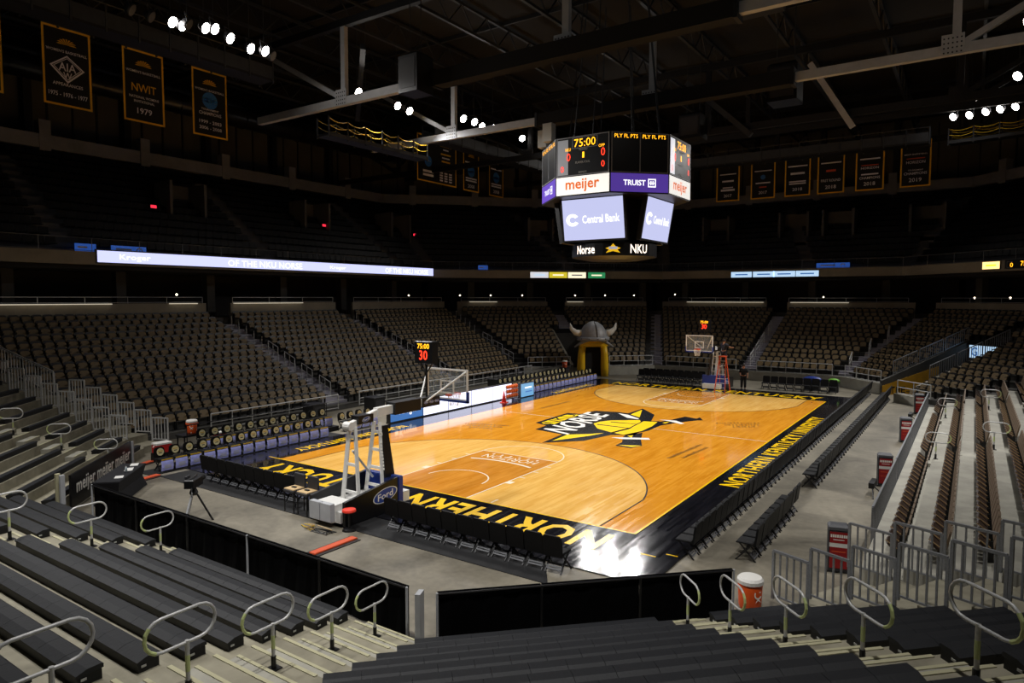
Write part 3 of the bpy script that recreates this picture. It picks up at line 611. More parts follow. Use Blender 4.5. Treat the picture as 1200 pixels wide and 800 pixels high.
def pipe_rail(th, s0, s1, o, z, H, label, m='galv', step=1.1, mids=1, group=None, r=.03):
    L = s1-s0; t = thing('pipe_railing', label, 'railing', W(th, s0, o, z), th, group)
    MB().tube([(0, 0, H), (L, 0, H)], r, 6).build('top_rail', m, t)
    for i in range(mids): MB().tube([(0, 0, H*(i+1)/(mids+1)), (L, 0, H*(i+1)/(mids+1))], r*.8, 6).build('mid_rail', m, t)
    MB().tube([(0, 0, .06), (L, 0, .06)], r*.8, 6).build('bottom_rail', m, t)
    n = max(1, round(L/step)); pm = None
    for i in range(n+1):
        if pm is None: pm = MB().tube([(0, 0, 0), (0, 0, H)], r, 6).build('post', m, t)
        else:
            q = pm.copy(); C.objects.link(q); q.location = (L*i/n, 0, 0)
    return t
pipe_rail(TH['left'], -13.1, -5.4, 14.35, .2, .8, 'grey pipe railing in front of the tan seats behind the orange drink cooler', group='pipe railings round the floor')
pipe_rail(TH['left'], -3.8, 14.8, 14.35, .2, .8, 'grey pipe railing in front of the tan seats behind the glowing board', group='pipe railings round the floor')
pipe_rail(TH['far_left'], .2, SM-1.7, 21.4, .74, .85, 'grey pipe railing on the wall beside the inflatable helmet and bench', group='pipe railings round the floor')
pipe_rail(TH['far_left'], SM+1.7, 11., 21.4, .74, .85, 'grey pipe railing between the inflatable helmet and the purple-lit steps', group='pipe railings round the floor')
pipe_rail(TH['far'], -6.2, -.4, 23.1, .74, .85, 'grey pipe railing on the wall behind the far hoop', group='pipe railings round the floor')
pipe_rail(TH['far'], 1.2, 6.6, 23.1, .74, .85, 'grey pipe railing on the wall behind the standing person', group='pipe railings round the floor')
pipe_rail(TH['far_right'], -10.8, -SM-1.7, 21.4, .74, .85, 'grey pipe railing beside the yellow tunnel wall', group='pipe railings round the floor')
pipe_rail(TH['far_right'], -SM+1.7, -1.2, 19.8, .55, .85, 'grey pipe railing on the low wall above the last red kiosk', group='pipe railings round the floor')
# fence along the foot of the side stand (pickets every hand's width)
for i, (y0, y1) in enumerate(((-11.9, -5.6), (-5.5, .8), (.9, 7.2), (7.3, 13.4))):
    picket((13.1, y0, .02), PI/2, y1-y0, 1.08, 'grey picket fence at the foot of the brown-seat stand, %s length from the stepped railing' % ORD[i], 'galv_dark', group='fence of the side stand', n=round((y1-y0)/.3))
# stair rails in the aisles
def stair_rail(th, s, o, z, D, H, n, label, m='galv'):
    t = thing('stair_handrail', label, 'handrail', W(th, s, o, z), th, 'handrails of the lower bowl stairs')
    e = (0, D*n, H*n)
    MB().tube([(0, 0, 0), (0, 0, .9), (0, e[1], e[2]+.9), (0, e[1], e[2])], .03, 6).build('frame', m, t)
    MB().tube([(0, 0, .5), (0, e[1], e[2]+.5)], .018, 6).build('mid_rail', m, t)
    MB().tube([(0, e[1]/2, e[2]/2), (0, e[1]/2, e[2]/2+.9)], .02, 6).build('post', m, t)
for i, a in enumerate(A_L):
    for j, k in enumerate((1, 3, 5, 7)): stair_rail(TH['left'], a, LF['o0']+k*.8+.2, LF['z0']+k*.31, .8, .31, 1.2, 'short double handrail among tan seats, %s one up, %s stair from the picket railing' % (ORD[j], ORD[i].replace('front', 'first')))
for j, k in enumerate((2, 4, 6)): p = LF['o0']+k*.8; stair_rail(TH['left'], l_b(p)+.15, p+.2, LF['z0']+k*.31, .8, .31, 1.2, 'short double handrail on the corner stair left of the inflatable helmet, %s above the floor' % ORD[j])
for j, k in enumerate((1, 3, 5, 8)): stair_rail(TH['far'], .4, FR_['o0']+k*.8+.2, FR_['z0']+k*.31, .8, .31, 1.3, 'short handrail on the stair behind the far hoop, %s above the floor' % ORD[j])
for j, k in enumerate((1, 4, 7)): p = FR_['o0']+k*.8; stair_rail(TH['far'], f_b(p)-.05, p+.2, FR_['z0']+k*.31, .8, .31, 1.5, 'double handrail on the corner stair beside the yellow tunnel, %s above the floor' % ORD[j])
mpole = thing('stair_pole', 'thin vertical pole rail standing on the purple-lit corner steps', 'handrail', W(TH['far'], -f_b(26)+.1, 25.8, 1.65), 0)
MB().tube([(0, 0, 0), (0, 0, .9), (-2.6*T225*1.6, 2.6*1.6, 1.6*1.0+.9), (-2.6*T225*1.6, 2.6*1.6, 1.6*1.0)], .02, 6).build('pole', 'galv', mpole)
for i, a in enumerate(A_L+[l_b(24)-.3]):
    for j, k in enumerate((9, 10, 11, 12, 13)):
        p = thing('stair_post', 'single upright post on a stair near the concourse, %s from the top, %s stair' % (ORD[4-j].replace('front', 'first'), ORD[i].replace('front', 'first')), 'post', W(TH['left'], a+(0 if i < 2 else (k-11)*.33), LF['o0']+k*.8+.2, LF['z0']+k*.31), 0, 'upright posts on the concourse stairs')
        MB().tube([(0, 0, 0), (0, 0, .9)], .022, 6).build('post', 'galv', p)
# concourse rails
for nm, th, o, s0, s1 in (('left', TH['left'], 27.0, -20, -5.7), ('left', TH['left'], 27.0, -3.5, 5.3), ('left', TH['left'], 27.0, 7.5, 18.6), ('far_left', TH['far_left'], 32.8, -4, 4.4), ('far_left', TH['far_left'], 32.8, 6.5, 14.6), ('far', 0., 34.5, -10.5, -1.), ('far', 0., 34.5, 1., 10.5), ('far_right', TH['far_right'], 32.8, -14.6, -6.5), ('far_right', TH['far_right'], 32.8, -4.4, 4.)):
    pipe_rail(th, s0, s1, o, 6.08, .38, 'thin pale rail along the top of the concourse wall', 'steel_white', 2.6, 0, 'rails on the concourse wall', .022)
for nm, o0, fa, fb in UP_:
    pipe_rail(TH[nm], max(fa(o0), -26), min(fb(o0), 22), o0, 9., .75, 'thin rail along the front of the upper balcony', 'galv_dark', 2.6, 0, 'rails of the upper balcony', .018)
# ================================================================ FLOOR CHAIRS
def folding_chair(name, label, group, logo=False):
    t = thing(name, label, 'chair', (0, 0, 0), 0, group)
    MB().rbox(-.22, .22, -.22, .20, .42, .47, .02).build('seat', 'black_vinyl', t)
    bk = MB(); bk.prism([(-.20, .0), (.20, .0), (.215, .15), (.19, .30), (.12, .37), (-.12, .37), (-.19, .30), (-.215, .15)] if logo else [(-.25, -.08), (.25, -.08), (.25, .38), (.20, .44), (-.20, .44), (-.25, .38)], -.025, .025, Matrix.Translation((0, .25, .48)) @ Matrix.Rotation(rad(82), 4, 'X')); back = bk.build('backrest', 'black_vinyl', t)
    lg = MB().bar((0, -.22, 0), (0, .24, .50), .03).build('leg', 'black_plastic', t); lg.location = (-.235, 0, 0)
    l2 = lg.copy(); C.objects.link(l2); l2.location = (.235, 0, 0)
    l3 = MB().bar((0, .26, 0), (0, -.14, .43), .03).build('leg', 'black_plastic', t); l3.location = (-.205, 0, 0)
    l4 = l3.copy(); C.objects.link(l4); l4.location = (.205, 0, 0)
    st = MB()
    T = Matrix.Translation((0, .235, .06)) @ Matrix.Rotation(rad(132), 4, 'X')
    for i in range(3): st.box(-.20, .20, .02+i*.06, .055+i*.06, -.012, .012, T)
    st.box(-.20, -.18, .02, .175, -.008, .008, T); st.box(.18, .20, .02, .175, -.008, .008, T)
    st.build('stretcher', 'grey_plastic', t)
    if logo:
        T = Matrix.Translation((0, .225, .69)) @ Matrix.Rotation(rad(82), 4, 'X')
        lo = MB().disc(.14, T, 14, 0, -.02, .028).build('round_logo', 'chair_logo', back); MB().rect(.18, .03, T, 0, .01, .031).build('logo_stripe', 'chair_gold', back); MB().rect(.12, .025, T, 0, -.055, .031).build('logo_band', 'logo_black', back)
        MB().box(-.215, .215, -.235, -.215, .43, .47).build('gold_edge', 'chair_gold', t)
        sk = MB(); sk.prism([(-.235, .0), (-.27, .14), (-.255, .30), (-.225, .37), (-.215, .37), (-.235, .29), (-.245, .14), (-.215, 0)], -.225, .225, Matrix(((0, 0, 1, 0), (1, 0, 0, 0), (0, 1, 0, .04), (0, 0, 0, 1)))); so = sk.build('front_cover', 'skirt_blue', t)
        b = MB()
        for i in range(3): b.rect(.26, .025, Matrix.Translation((0, -.275, .15+.05*i)) @ Matrix.Rotation(rad(90), 4, 'X'))
        b.build('cover_print', 'tag_white', so)
    return t
plain = folding_chair('folding_chair', 'x', 'x'); used = {'p': False, 'l': False}; logoc = folding_chair('team_chair', 'x', 'x', True)
def chair(x, y, z, rz, label, group, kind='p'):
    src = plain if kind == 'p' else logoc; rz += random.uniform(-.04, .04)
    if not used[kind]:
        src.location = (x, y, z); src.rotation_euler = (0, 0, rz); src['label'] = label; src['group'] = group; used[kind] = True; return src
    return copy_tree(src, (x, y, z), rz, label, group)
y = -15.0
while y < 19.8: chair(9.32, y, .0, -PI/2, 'black folding chair in the long row touching the lettered sideline', 'courtside chairs, first row'); y += .53
for y0, n in ((-14.3, 9), (-6.5, 45)):
    for i in range(n): chair(10.62, y0+i*.545, 0, -PI/2, 'black folding chair in the %s' % ('short second row beside the black cloth barrier' if n == 9 else 'long second row behind the sideline chairs'), 'courtside chairs, second row' if n > 9 else 'courtside chairs, short second row')
for i in range(11): chair(1.98+i*.515, -17.62, .02, PI, 'black folding chair on the baseline mat right of the hoop base oval', 'baseline chairs by the NORTHERN letters')
for i in range(10): chair(-7.0+i*.515, -17.62, .02, PI, 'black folding chair on the baseline mat between team chairs and hoop base', 'baseline chairs by the KENTUCKY letters')
for j in range(2):
    for i in range(9): chair(-6.2+i*.56, 17.75+j*.85, 0, 0, 'glossy black chair in the double row beside the far hoop', 'far baseline chairs')
for i in range(9): chair(3.0+i*.545, 18.5, 0, 0, 'black chair in the far row beside the draped blue and green bags', 'far corner chairs')
for i in range(14): chair(-9.62, -17.95+i*.565, .03, PI/2, 'black team chair with round pale logo and blue front cover, near bench', 'front row of the near team bench', 'l')
for i in range(12): chair(-10.75, -15.6+i*.565, .22, PI/2, 'black team chair with round pale logo in the raised row of the near bench', 'raised row of the near team bench', 'l')
for i in range(4): chair(-9.9, -8.9+i*.565, .03, PI/2, 'black team chair with round pale logo between near bench and glowing board', 'chairs at the end of the glowing board', 'l')
for i in range(18): chair(-9.62, 6.7+i*.565, .03, PI/2, 'black team chair with round pale logo and blue front cover, far bench', 'front row of the far team bench', 'l')
for i in range(16): chair(-10.75, 5.6+i*.565, .22, PI/2, 'black team chair with round pale logo in the raised row of the far bench', 'raised row of the far team bench', 'l')
for nm, y0, y1, lb in (('bench_riser', -16.1, -8.9, 'low black platform under the raised row of the near team bench'), ('bench_riser', 5.2, 14.6, 'low black platform under the raised row of the far team bench')):
    r = thing(nm, lb, 'platform', (-10.75, (y0+y1)/2, 0)); L = y1-y0
    MB().box(-.42, .42, -L/2, L/2, 0, .22).build('platform_deck', 'mat_black', r)
    r = thing('pipe_barrier', 'black pipe barrier along the back of the %s team bench' % ('near' if y0 < 0 else 'far'), 'barrier', (-11.22, (y0+y1)/2, 0)); MB().tube([(0, -L/2, 0), (0, -L/2, 1.25), (0, L/2, 1.25), (0, L/2, 0)], .025, 6).build('pipe', 'black_plastic', r)
tag(MB().prism([(-8.95, -18.45), (7.35, -18.45), (6.6, -17.32), (-8.95, -17.32)], 0, .018).build('baseline_mat', 'mat_black'), 'thin black mat under the baseline chairs and hoop base', 'mat')
tag(MB().prism([(-10.2, -18.6), (-9.32, -18.6), (-9.32, -9.6), (-10.2, -9.6)], 0, .028).build('bench_mat', 'mat_black'), 'thin black mat under the front row of the near team bench', 'mat')
tag(MB().prism([(-10.2, 6.2), (-9.32, 6.2), (-9.32, 17.1), (-10.2, 17.1)], 0, .028).build('bench_mat', 'mat_black'), 'thin black mat under the front row of the far team bench', 'mat')
def stool(x, y, label):
    t = thing('high_stool', label, 'stool', (x, y, .0), 0)
    MB().rbox(-.24, .24, -.22, .22, .62, .70, .02).build('seat', 'charcoal', t); MB().rbox(-.22, .22, -.2, .2, .70, .73, .01).build('tan_board', 'tray_tan', t); MB().box(-.07, .09, -.05, .03, .73, .76).build('headset', 'black_plastic', t)
    MB().rbox(-.23, .23, .2, .26, .72, 1.12, .03).build('backrest', 'charcoal', t)
    for sx in (-1, 1):
        for sy in (-1, 1): MB().bar((sx*.21, sy*.19, 0), (sx*.21, sy*.19, .62), .025).build('leg', 'black_plastic', t)
stool(-1.72, -18.25, 'high charcoal stool with tan board on its seat, beside the baseline chairs'); stool(-1.12, -18.25, 'high charcoal stool with tan board on its seat, beside the blue-wrapped hoop base')

# ================================================================ BASKETBALL HOOPS
def oval_badge(parent, T, w, h, word='Ford'):
    o = MB().disc(w, T, 28, 0, 0, .003, h).build('oval_rim', 'logo_white', parent)
    MB().disc(w*.93, T, 28, 0, 0, .006, h*.9).build('oval_field', 'oval_blue', parent); MB().text(word, w*1.25, h*.95, T, 0, 0, .010, .012).build('oval_lettering', 'logo_white', parent)
def hoop(loc, rz, label):
    t = thing('basketball_hoop', label, 'hoop', loc, rz, 'portable hoops')
    ba = MB(); ba.box(-.62, .62, -2.9, -.1, .1, .42); ba.box(-.42, .42, -3.05, -2.3, .12, .60); base = ba.build('base', 'white_paint', t)
    for s in (-1, 1):
        for yy in (-2.7, -.5): MB().tube([(s*.5-.04, yy, .1), (s*.5+.04, yy, .1)], .1, 10).build('caster', 'black_plastic', base)
    MB().box(-.44, -.02, -3.11, -2.95, .16, .66).build('weight_block', 'steel_white', base); MB().box(.02, .44, -3.11, -2.95, .16, .66).build('weight_block', 'steel_white', base)
    for s in (-1, 1):
        x = s*.7; p = MB(); p.add([(x-.05, -2.85, .02), (x+.05, -2.85, .02), (x+.05, -.75, .02), (x-.05, -.75, .02), (x-.05, -2.85, .70), (x+.05, -2.85, .70), (x+.05, -.75, .98), (x-.05, -.75, .98)], [(0, 3, 2, 1), (4, 5, 6, 7), (0, 1, 5, 4), (1, 2, 6, 5), (2, 3, 7, 6), (3, 0, 4, 7)])
        pd = p.build('side_pad', 'pad_black', t)
        oval_badge(pd, frame((x+s*.052, -1.28, .56), (0, s, .12*s), (0, 0, 1)), .50, .21)
    MB().rbox(-.78, .78, -.72, -.55, .02, 1.0, .03).build('front_pad', 'pad_blue', t)
    fr = MB()
    def ladder(y0, z0, y1, z1, w0, w1, n):
        for s in (-1, 1): fr.bar((s*w0, y0, z0), (s*w1, y1, z1), .085, .11)
        for i in range(n):
            f = .12+.74*i/(n-1); fr.bar((-(w0+(w1-w0)*f), y0+(y1-y0)*f, z0+(z1-z0)*f), ((w0+(w1-w0)*f), y0+(y1-y0)*f, z0+(z1-z0)*f), .06, .08)
    ladder(-1.95, .42, -1.85, 2.62, .34, .12, 3); fr.build('rear_mast', 'white_paint', t)
    fr = MB(); ladder(-1.0, .42, -.85, 2.62, .36, .12, 4); fr.build('front_mast', 'white_paint', t)
    MB().tube([(0, -1.85, 1.9), (0, -1.05, .95)], .035, 8).build('gas_strut', 'steel_white', t)
    pb = MB(); pb.add([(.30, -.95, .95), (.44, -.95, .95), (.44, -.55, .95), (.30, -.55, .95), (.12, -.85, 2.5), (.2, -.85, 2.5), (.2, -.6, 2.5), (.12, -.6, 2.5)], [(0, 3, 2, 1), (4, 5, 6, 7), (0, 1, 5, 4), (1, 2, 6, 5), (2, 3, 7, 6), (3, 0, 4, 7)]); mp_ = pb.build('mast_pad', 'pad_black', t)
    pt = MB()
    for i in range(9): pt.rect(.07, .075, frame((.315, -.965, 1.65), (-.17, .05, 1), (1, 0, .17)), -.42+i*.1, 0, .012)
    pt.build('pad_lettering', 'logo_white', mp_)
    MB().ring(.04, .075, frame((.24, -.93, 2.28), (1, 0, 0), (0, 0, 1)), 14).build('pad_ring', 'logo_white', mp_)
    a = MB(); a.bar((0, -2.1, 2.62), (0, -.85, 2.92), .16, .2); a.bar((0, -.9, 2.92), (0, 1.9, 2.98), .2, .26); a.tube([(-.14, -2.0, 2.66), (.14, -2.0, 2.66)], .13, 10); arm = a.build('arm', 'white_paint', t)
    MB().box(-.16, .16, -1.75, -1.15, 2.68, 2.93).build('arm_pad', 'pad_black', arm)
    MB().box(-.2, .2, -.25, .95, 2.76, 3.14).build('arm_pad', 'pad_black', arm); pd2 = MB().box(-.15, .15, 1.1, 1.95, 2.80, 3.12).build('arm_pad', 'pad_black', arm)
    oval_badge(arm, frame((.162, -1.45, 2.80), (0, 1, .2), (0, -.2, 1)), .16, .07)
    for i in range(3): oval_badge(arm, frame((.152, 1.25+i*.27, 2.96), (0, 1, 0), (0, 0, 1)), .11, .05)
    for s in (-1, 1): MB().tube([(s*.1, 1.2, 2.95), (s*.85, 2.48, 3.9)], .03, 8).build('backboard_strut', 'white_paint', t)
    bb = MB(); T = frame((0, 2.52, 3.43), (1, 0, 0), (0, 0, 1)); bb.box(-.905, .905, -.53, .53, -.01, .01, T); board = bb.build('backboard', 'glass', t)
    f = MB()
    for x0, x1, y0, y1 in ((-.915, .915, -.54, -.48), (-.915, .915, .48, .54), (-.915, -.86, -.48, .48), (.86, .915, -.48, .48)): f.box(x0, x1, y0, y1, -.03, .03, T)
    f.build('board_frame', 'white_paint', board)
    f = MB()
    for x0, x1, y0, y1 in ((-.305, .305, -.33, -.28), (-.305, .305, .08, .13), (-.305, -.255, -.28, .08), (.255, .305, -.28, .08)): f.box(x0, x1, y0, y1, -.014, .014, T)
    f.build('target_square', 'white_paint', board)
    f = MB(); f.box(-.94, .94, -.6, -.52, -.05, .05, T); f.box(-.94, -.88, -.6, -.22, -.05, .05, T); f.box(.88, .94, -.6, -.22, -.05, .05, T); f.build('edge_padding', 'pad_blue', board)
    rm = MB(); rm.tube([(.23*math.cos(2*PI*i/20), 2.9+.23*math.sin(2*PI*i/20), 3.05) for i in range(20)], .012, 6, True); rm.box(-.09, .09, 2.53, 2.69, 3.0, 3.08); rim = rm.build('rim', 'rim_orange', t)
    nt = MB()
    for i in range(12):
        a0 = 2*PI*i/12
        for s in (-1, 1): nt.tube([((.23-.09*k/3)*math.cos(a0+s*.26*k), 2.9+(.23-.09*k/3)*math.sin(a0+s*.26*k), 3.04-.14*k) for k in range(4)], .006, 3)
    nt.build('net', 'net_white', rim)
    ck = MB(); ck.tube([(0, 1.45, 3.0), (0, 1.45, 4.2)], .04, 8); ck.tube([(0, 1.45, 3.9), (-.3, 1.45, 4.3)], .025, 6); ck.tube([(0, 1.45, 3.9), (.3, 1.45, 4.3)], .025, 6); ck.build('clock_mount', 'black_plastic', t)
    ckb = MB().rbox(-.38, .38, 1.3, 1.6, 4.25, 4.98, .02).build('shot_clock', 'board_face', t)
    for s, yy in ((1, 1.295), (-1, 1.605)):
        F = frame((0, yy, 4.62), (s, 0, 0), (0, 0, 1))
        MB().text('75:00', .52, .17, F, 0, .2, .004, .01).build('clock_digits', 'digit_amber', ckb); MB().text('30', .36, .32, F, 0, -.1, .004, .012).build('clock_digits', 'digit_red', ckb)
    return t
hoop((0, -15.62, .02), 0, 'white portable hoop with FORD padded base in front of the baseline chairs')
hoop((0, 15.62, 0), PI, 'white portable hoop at the far baseline beside the orange ladder')

# ================================================================ BOARDS, RACK, CONE
t = thing('sideline_led_board', 'long low glowing white sideline board with a blue grocery panel', 'led board', (-9.3, -6.4, .0), PI/2)
MB().box(0, 11.0, -.02, .35, 0, .06).build('base', 'black_plastic', t); MB().box(0, 11.0, .03, .3, .06, 1.0).build('housing', 'black_plastic', t)
F = frame((0, .028, .53), (1, 0, 0), (0, 0, 1))
MB().rect(2.45, .86, F, 1.24, 0, 0).build('screen_panel', 'led_blue', t)
for i in range(4): MB().rect(2.08, .86, F, 2.5+2.125*(i+.5), 0, 0).build('screen_panel', 'led_board', t)
MB().text('Kroger', 1.35, .5, F, 1.35, .02, .006, .01).build('panel_lettering', 'screen_text', t); MB().rect(.25, .22, F, .45, .06, .006).build('panel_mark', 'screen_text', t)
t = thing('sideline_led_board', 'short light-blue sideline board between ball rack and far bench', 'led board', (-8.75, 4.75, 0), PI/2)
MB().box(0, 1.6, 0, .3, 0, .95).build('housing', 'black_plastic', t); F = frame((.8, -.002, .5), (1, 0, 0), (0, 0, 1)); MB().rect(1.52, .84, F).build('screen_panel', 'led_sky', t); MB().rect(.8, .1, F, .1, .14, .004).build('panel_lettering', 'screen_text', t); MB().rect(.8, .07, F, .15, -.12, .004).build('panel_lettering', 'led_blue', t)
t = thing('ball_rack', 'low metal rack standing against the glowing sideline board', 'rack', (-8.75, 3.75, 0), PI/2)
for s in (-.62, .62): MB().bar((s, 0, 0), (s, 0, .98), .03).build('upright', 'steel_white', t); MB().bar((s, -.2, .06), (s, .2, .06), .03).build('foot', 'steel_white', t)
for k in range(3):
    for yy in (-.08, .08): MB().tube([(-.62, yy, .20+k*.29), (.62, yy, .20+k*.29)], .012, 6).build('shelf_bar', 'steel_white', t)
bm = None
for k in range(3):
    for i in range(5):
        lab = 'orange basketball on the %s shelf of the ball rack' % ('bottom', 'middle', 'top')[k]; p = (-8.75, 3.75-.5+i*.25, .325+k*.29)
        if bm is None: bm = tag(MB().ball((0, 0, 0), .12, 12, 8).build('basketball', 'ball_orange', None, p, 0, True), lab, 'ball', 'balls on the %s shelf' % ('bottom', 'middle', 'top')[k])
        else: q = bm.copy(); C.objects.link(q); q.location = p; q['label'] = lab; q['group'] = 'balls on the %s shelf' % ('bottom', 'middle', 'top')[k]
t = thing('traffic_cone', 'tall red traffic cone in front of the glowing sideline board', 'cone', (-8.55, 2.6, .03))
MB().rbox(-.19, .19, -.19, .19, 0, .04, .01).build('base', 'cone_red', t); MB().lathe([(.15, .04), (.02, .72), (.0, .73)], 14).build('cone', 'cone_red', t, smooth=True)

# ================================================================ BARRIERS
def barrier(th, s0, s1, o, H, label, n, front=None):
    t = thing('fabric_barrier', label, 'barrier', W(th, s0, o), th); L = s1-s0
    for i in range(n):
        x0 = L*i/n+.01; x1 = L*(i+1)/n-.01; v = []; m = 14
        for j in range(m+1):
            x = x0+(x1-x0)*j/m; v += [(x, .02*math.sin(j*1.9+i), .03), (x, .012*math.sin(j*1.3), H)]
        f = [(2*j, 2*j+2, 2*j+3, 2*j+1) for j in range(m)]
        mb = MB(); mb.add(v, f); mb.add([(x, y+.025, z) for x, y, z in v], [tuple(reversed(q)) for q in f]); mb.box(x0, x1, -.01, .035, H-.03, H)
        mb.build('cloth_panel', 'curtain', t)
    for i in range(n+1): MB().tube([(L*i/n, .07, 0), (L*i/n, .07, H)], .025, 6).build('post', 'steel_white' if i in (0, n) or (n == 5 and i == 2) else 'black_plastic', t)
    MB().tube([(0, .07, H*.98), (L, .07, H*.98)], .018, 6).build('top_bar', 'black_plastic', t)
    return t
barrier(TH['near'], -6.45, 5.9, 22.0, 1.03, 'long black cloth barrier in front of the baseline bleacher', 5)
barrier(TH['near_right'], 4.55, 10.5, 20.4, 1.0, 'black cloth barrier in front of the corner bleacher with the orange cooler', 3)
t = thing('wall_end_post', 'pale upright post at the gap between the two black barriers', 'post', (6.75, -22.05, 0), .4); MB().box(-.05, .05, -.12, .12, 0, 1.0).build('post', 'steel_white', t)
t = thing('advert_board', 'black board lettered meijer three times in front of the corner bleacher', 'board', W(TH['near_left'], -10.4, 20.75), TH['near_left'])
bd = MB().box(0, 5.0, 0, .06, .05, 1.08).build('panel', 'pad_black', t); MB().box(5.0, 5.12, -.05, .12, 0, 1.05).build('end_post', 'steel_white', t)
for i in range(3): MB().text('meijer', 1.4, .55, frame((1.05+i*1.55, -.004, .58), (1, 0, 0), (0, 0, 1)), 0, 0, 0, .015).build('lettering', 'logo_white', bd)
t = thing('end_pylon', 'pale pair of upright posts where the meijer board meets the barrier', 'post', (-6.9, -22.55, .45))
for dx_ in (0, .28): MB().box(dx_-.05, dx_+.05, -.06, .06, 0, .85).build('post', 'steel_white' if dx_ else 'nosing_cream', t)

# ================================================================ TABLE, TRIPOD, COOLERS, KIOSKS
t = thing('cloth_table', 'table under a black stretch cloth in front of the meijer board', 'table', W(TH['near_left'], -8.9, 19.9), TH['near_left'])
MB().rbox(-1.2, 1.2, -.38, .38, .70, .76, .02).build('tabletop', 'table_black', t)
c = MB(); c.add([(-1.2, -.38, .71), (1.2, -.38, .71), (1.2, .38, .71), (-1.2, .38, .71), (-1.08, -.30, .35), (1.08, -.30, .35), (1.08, .30, .35), (-1.08, .30, .35), (-1.22, -.40, 0), (1.22, -.40, 0), (1.22, .40, 0), (-1.22, .40, 0)], [(i+4*j, (i+1) % 4+4*j, (i+1) % 4+4*j+4, i+4*j+4) for j in (0, 1) for i in range(4)]); c.build('stretch_cloth', 'table_black', t)
for s, o, w_, lab in ((-8.6, 19.75, .42, 'white paper stack lying mid-table on the black cloth'), (-7.95, 19.8, .36, 'white paper sheet at the far end of the black cloth table'), (-9.6, 19.7, .3, 'white folded paper near the barrier end of the black cloth table')):
    pp = tag(MB().box(-w_/2, w_/2, -.12, .12, 0, .012).build('paper_sheet', 'paper', None, W(TH['near_left'], s, o, .76), TH['near_left']+.2), lab, 'paper')
t = thing('water_bottle', 'small clear bottle standing on the black cloth table', 'bottle', W(TH['near_left'], -9.05, 19.68, .76)); MB().lathe([(.035, 0), (.035, .15), (.015, .19)], 10).build('bottle_body', 'bottle', t, smooth=True); MB().lathe([(.017, .19), (.017, .215)], 10).build('cap', 'lid_white', t)
t = thing('camera_tripod', 'video camera on a tripod standing behind the long black barrier', 'camera', (-3.3, -20.5, 0), .6); t.scale = (1.35, 1.35, 1.12)
for i in range(3):
    a = 2*PI*i/3+.3; MB().tube([(.06*math.cos(a), .06*math.sin(a), .72), (.36*math.cos(a), .36*math.sin(a), .0)], .022, 8).build('tripod_leg', 'steel_white' if i else 'black_plastic', t)
MB().lathe([(.07, .70), (.09, .76), (.05, .88), (.05, .92)], 12).build('tripod_head', 'black_plastic', t)
cb = MB().rbox(-.10, .10, -.22, .22, .92, 1.14, .02).build('camera_body', 'black_plastic', t); MB().tube([(0, .22, 1.03), (0, .42, 1.03)], [.06, .08], 12).build('lens', 'black_vinyl', cb); MB().rbox(-.14, -.10, -.1, .08, 1.05, 1.2, .01).build('monitor', 'charcoal', cb); MB().tube([(.05, -.2, .95), (.2, -.5, .82)], .012, 6).build('pan_handle', 'black_plastic', cb); MB().bar((0, -.15, 1.14), (0, .15, 1.18), .03).build('top_handle', 'black_plastic', cb)
def barrel(x, y, z, label, body='orange', s=1.):
    t = thing('drink_cooler', label, 'cooler', (x, y, z), .9)
    MB().lathe([(.17*s, 0), (.19*s, .06*s), (.21*s, .46*s), (.2*s, .48*s)], 20).build('barrel', body, t, smooth=True); MB().lathe([(.225*s, .47*s), (.225*s, .53*s), (.19*s, .57*s), (0.001, .58*s)], 20).build('lid', 'lid_white', t)
    F = frame((.012, -.203*s, .28*s), (1, 0, 0), (0, .1, 1)); MB().ring(.05*s, .075*s, F, 14, 0, .04, .004, .6, 5.9).build('badge', 'logo_white', t); MB().poly([(-.06*s, -.1*s, .004), (.0, -.02*s, .004), (.06*s, -.1*s, .004), (.0, -.06*s, .004)], F).build('badge_bolt', 'logo_white', t)
    for q in (-1, 1): MB().bar((q*.2*s, -.05, .40*s), (q*.235*s, .05, .42*s), .03, .05).build('handle', body, t)
    MB().tube([(.0, -.2*s, .06*s), (0, -.25*s, .06*s)], .018, 8).build('spigot', 'lid_white', t)
    return t
barrel(11.42, -17.05, 0, 'orange barrel cooler with white lid and G badge at the corner bleacher', s=1.18)
barrel(-11.7, -15.6, .8, 'orange barrel cooler with white lid on the cart behind the near team bench')
barrel(-12.3, 16.6, .8, 'orange barrel cooler on a stand beside the inflatable helmet')
t = thing('drink_cart', 'black cart carrying the orange barrel cooler behind the near bench', 'cart', (-11.7, -15.6, 0), 0)
MB().rbox(-.3, .3, -.55, .55, .72, .8, .01).build('cart_top', 'black_plastic', t); MB().box(-.28, .28, -.5, .5, .2, .26).build('cart_shelf', 'black_plastic', t)
for sx in (-1, 1):
    for sy in (-1, 1): MB().bar((sx*.26, sy*.48, 0), (sx*.26, sy*.48, .72), .04).build('leg', 'black_plastic', t)
t = thing('drink_stand', 'small dark stand under the cooler by the inflatable helmet', 'stand', (-12.3, 16.6, 0)); MB().rbox(-.3, .3, -.3, .3, .74, .8, .01).build('stand_top', 'charcoal', t); MB().box(-.25, .25, -.25, .25, 0, .74).build('stand_body', 'charcoal', t)
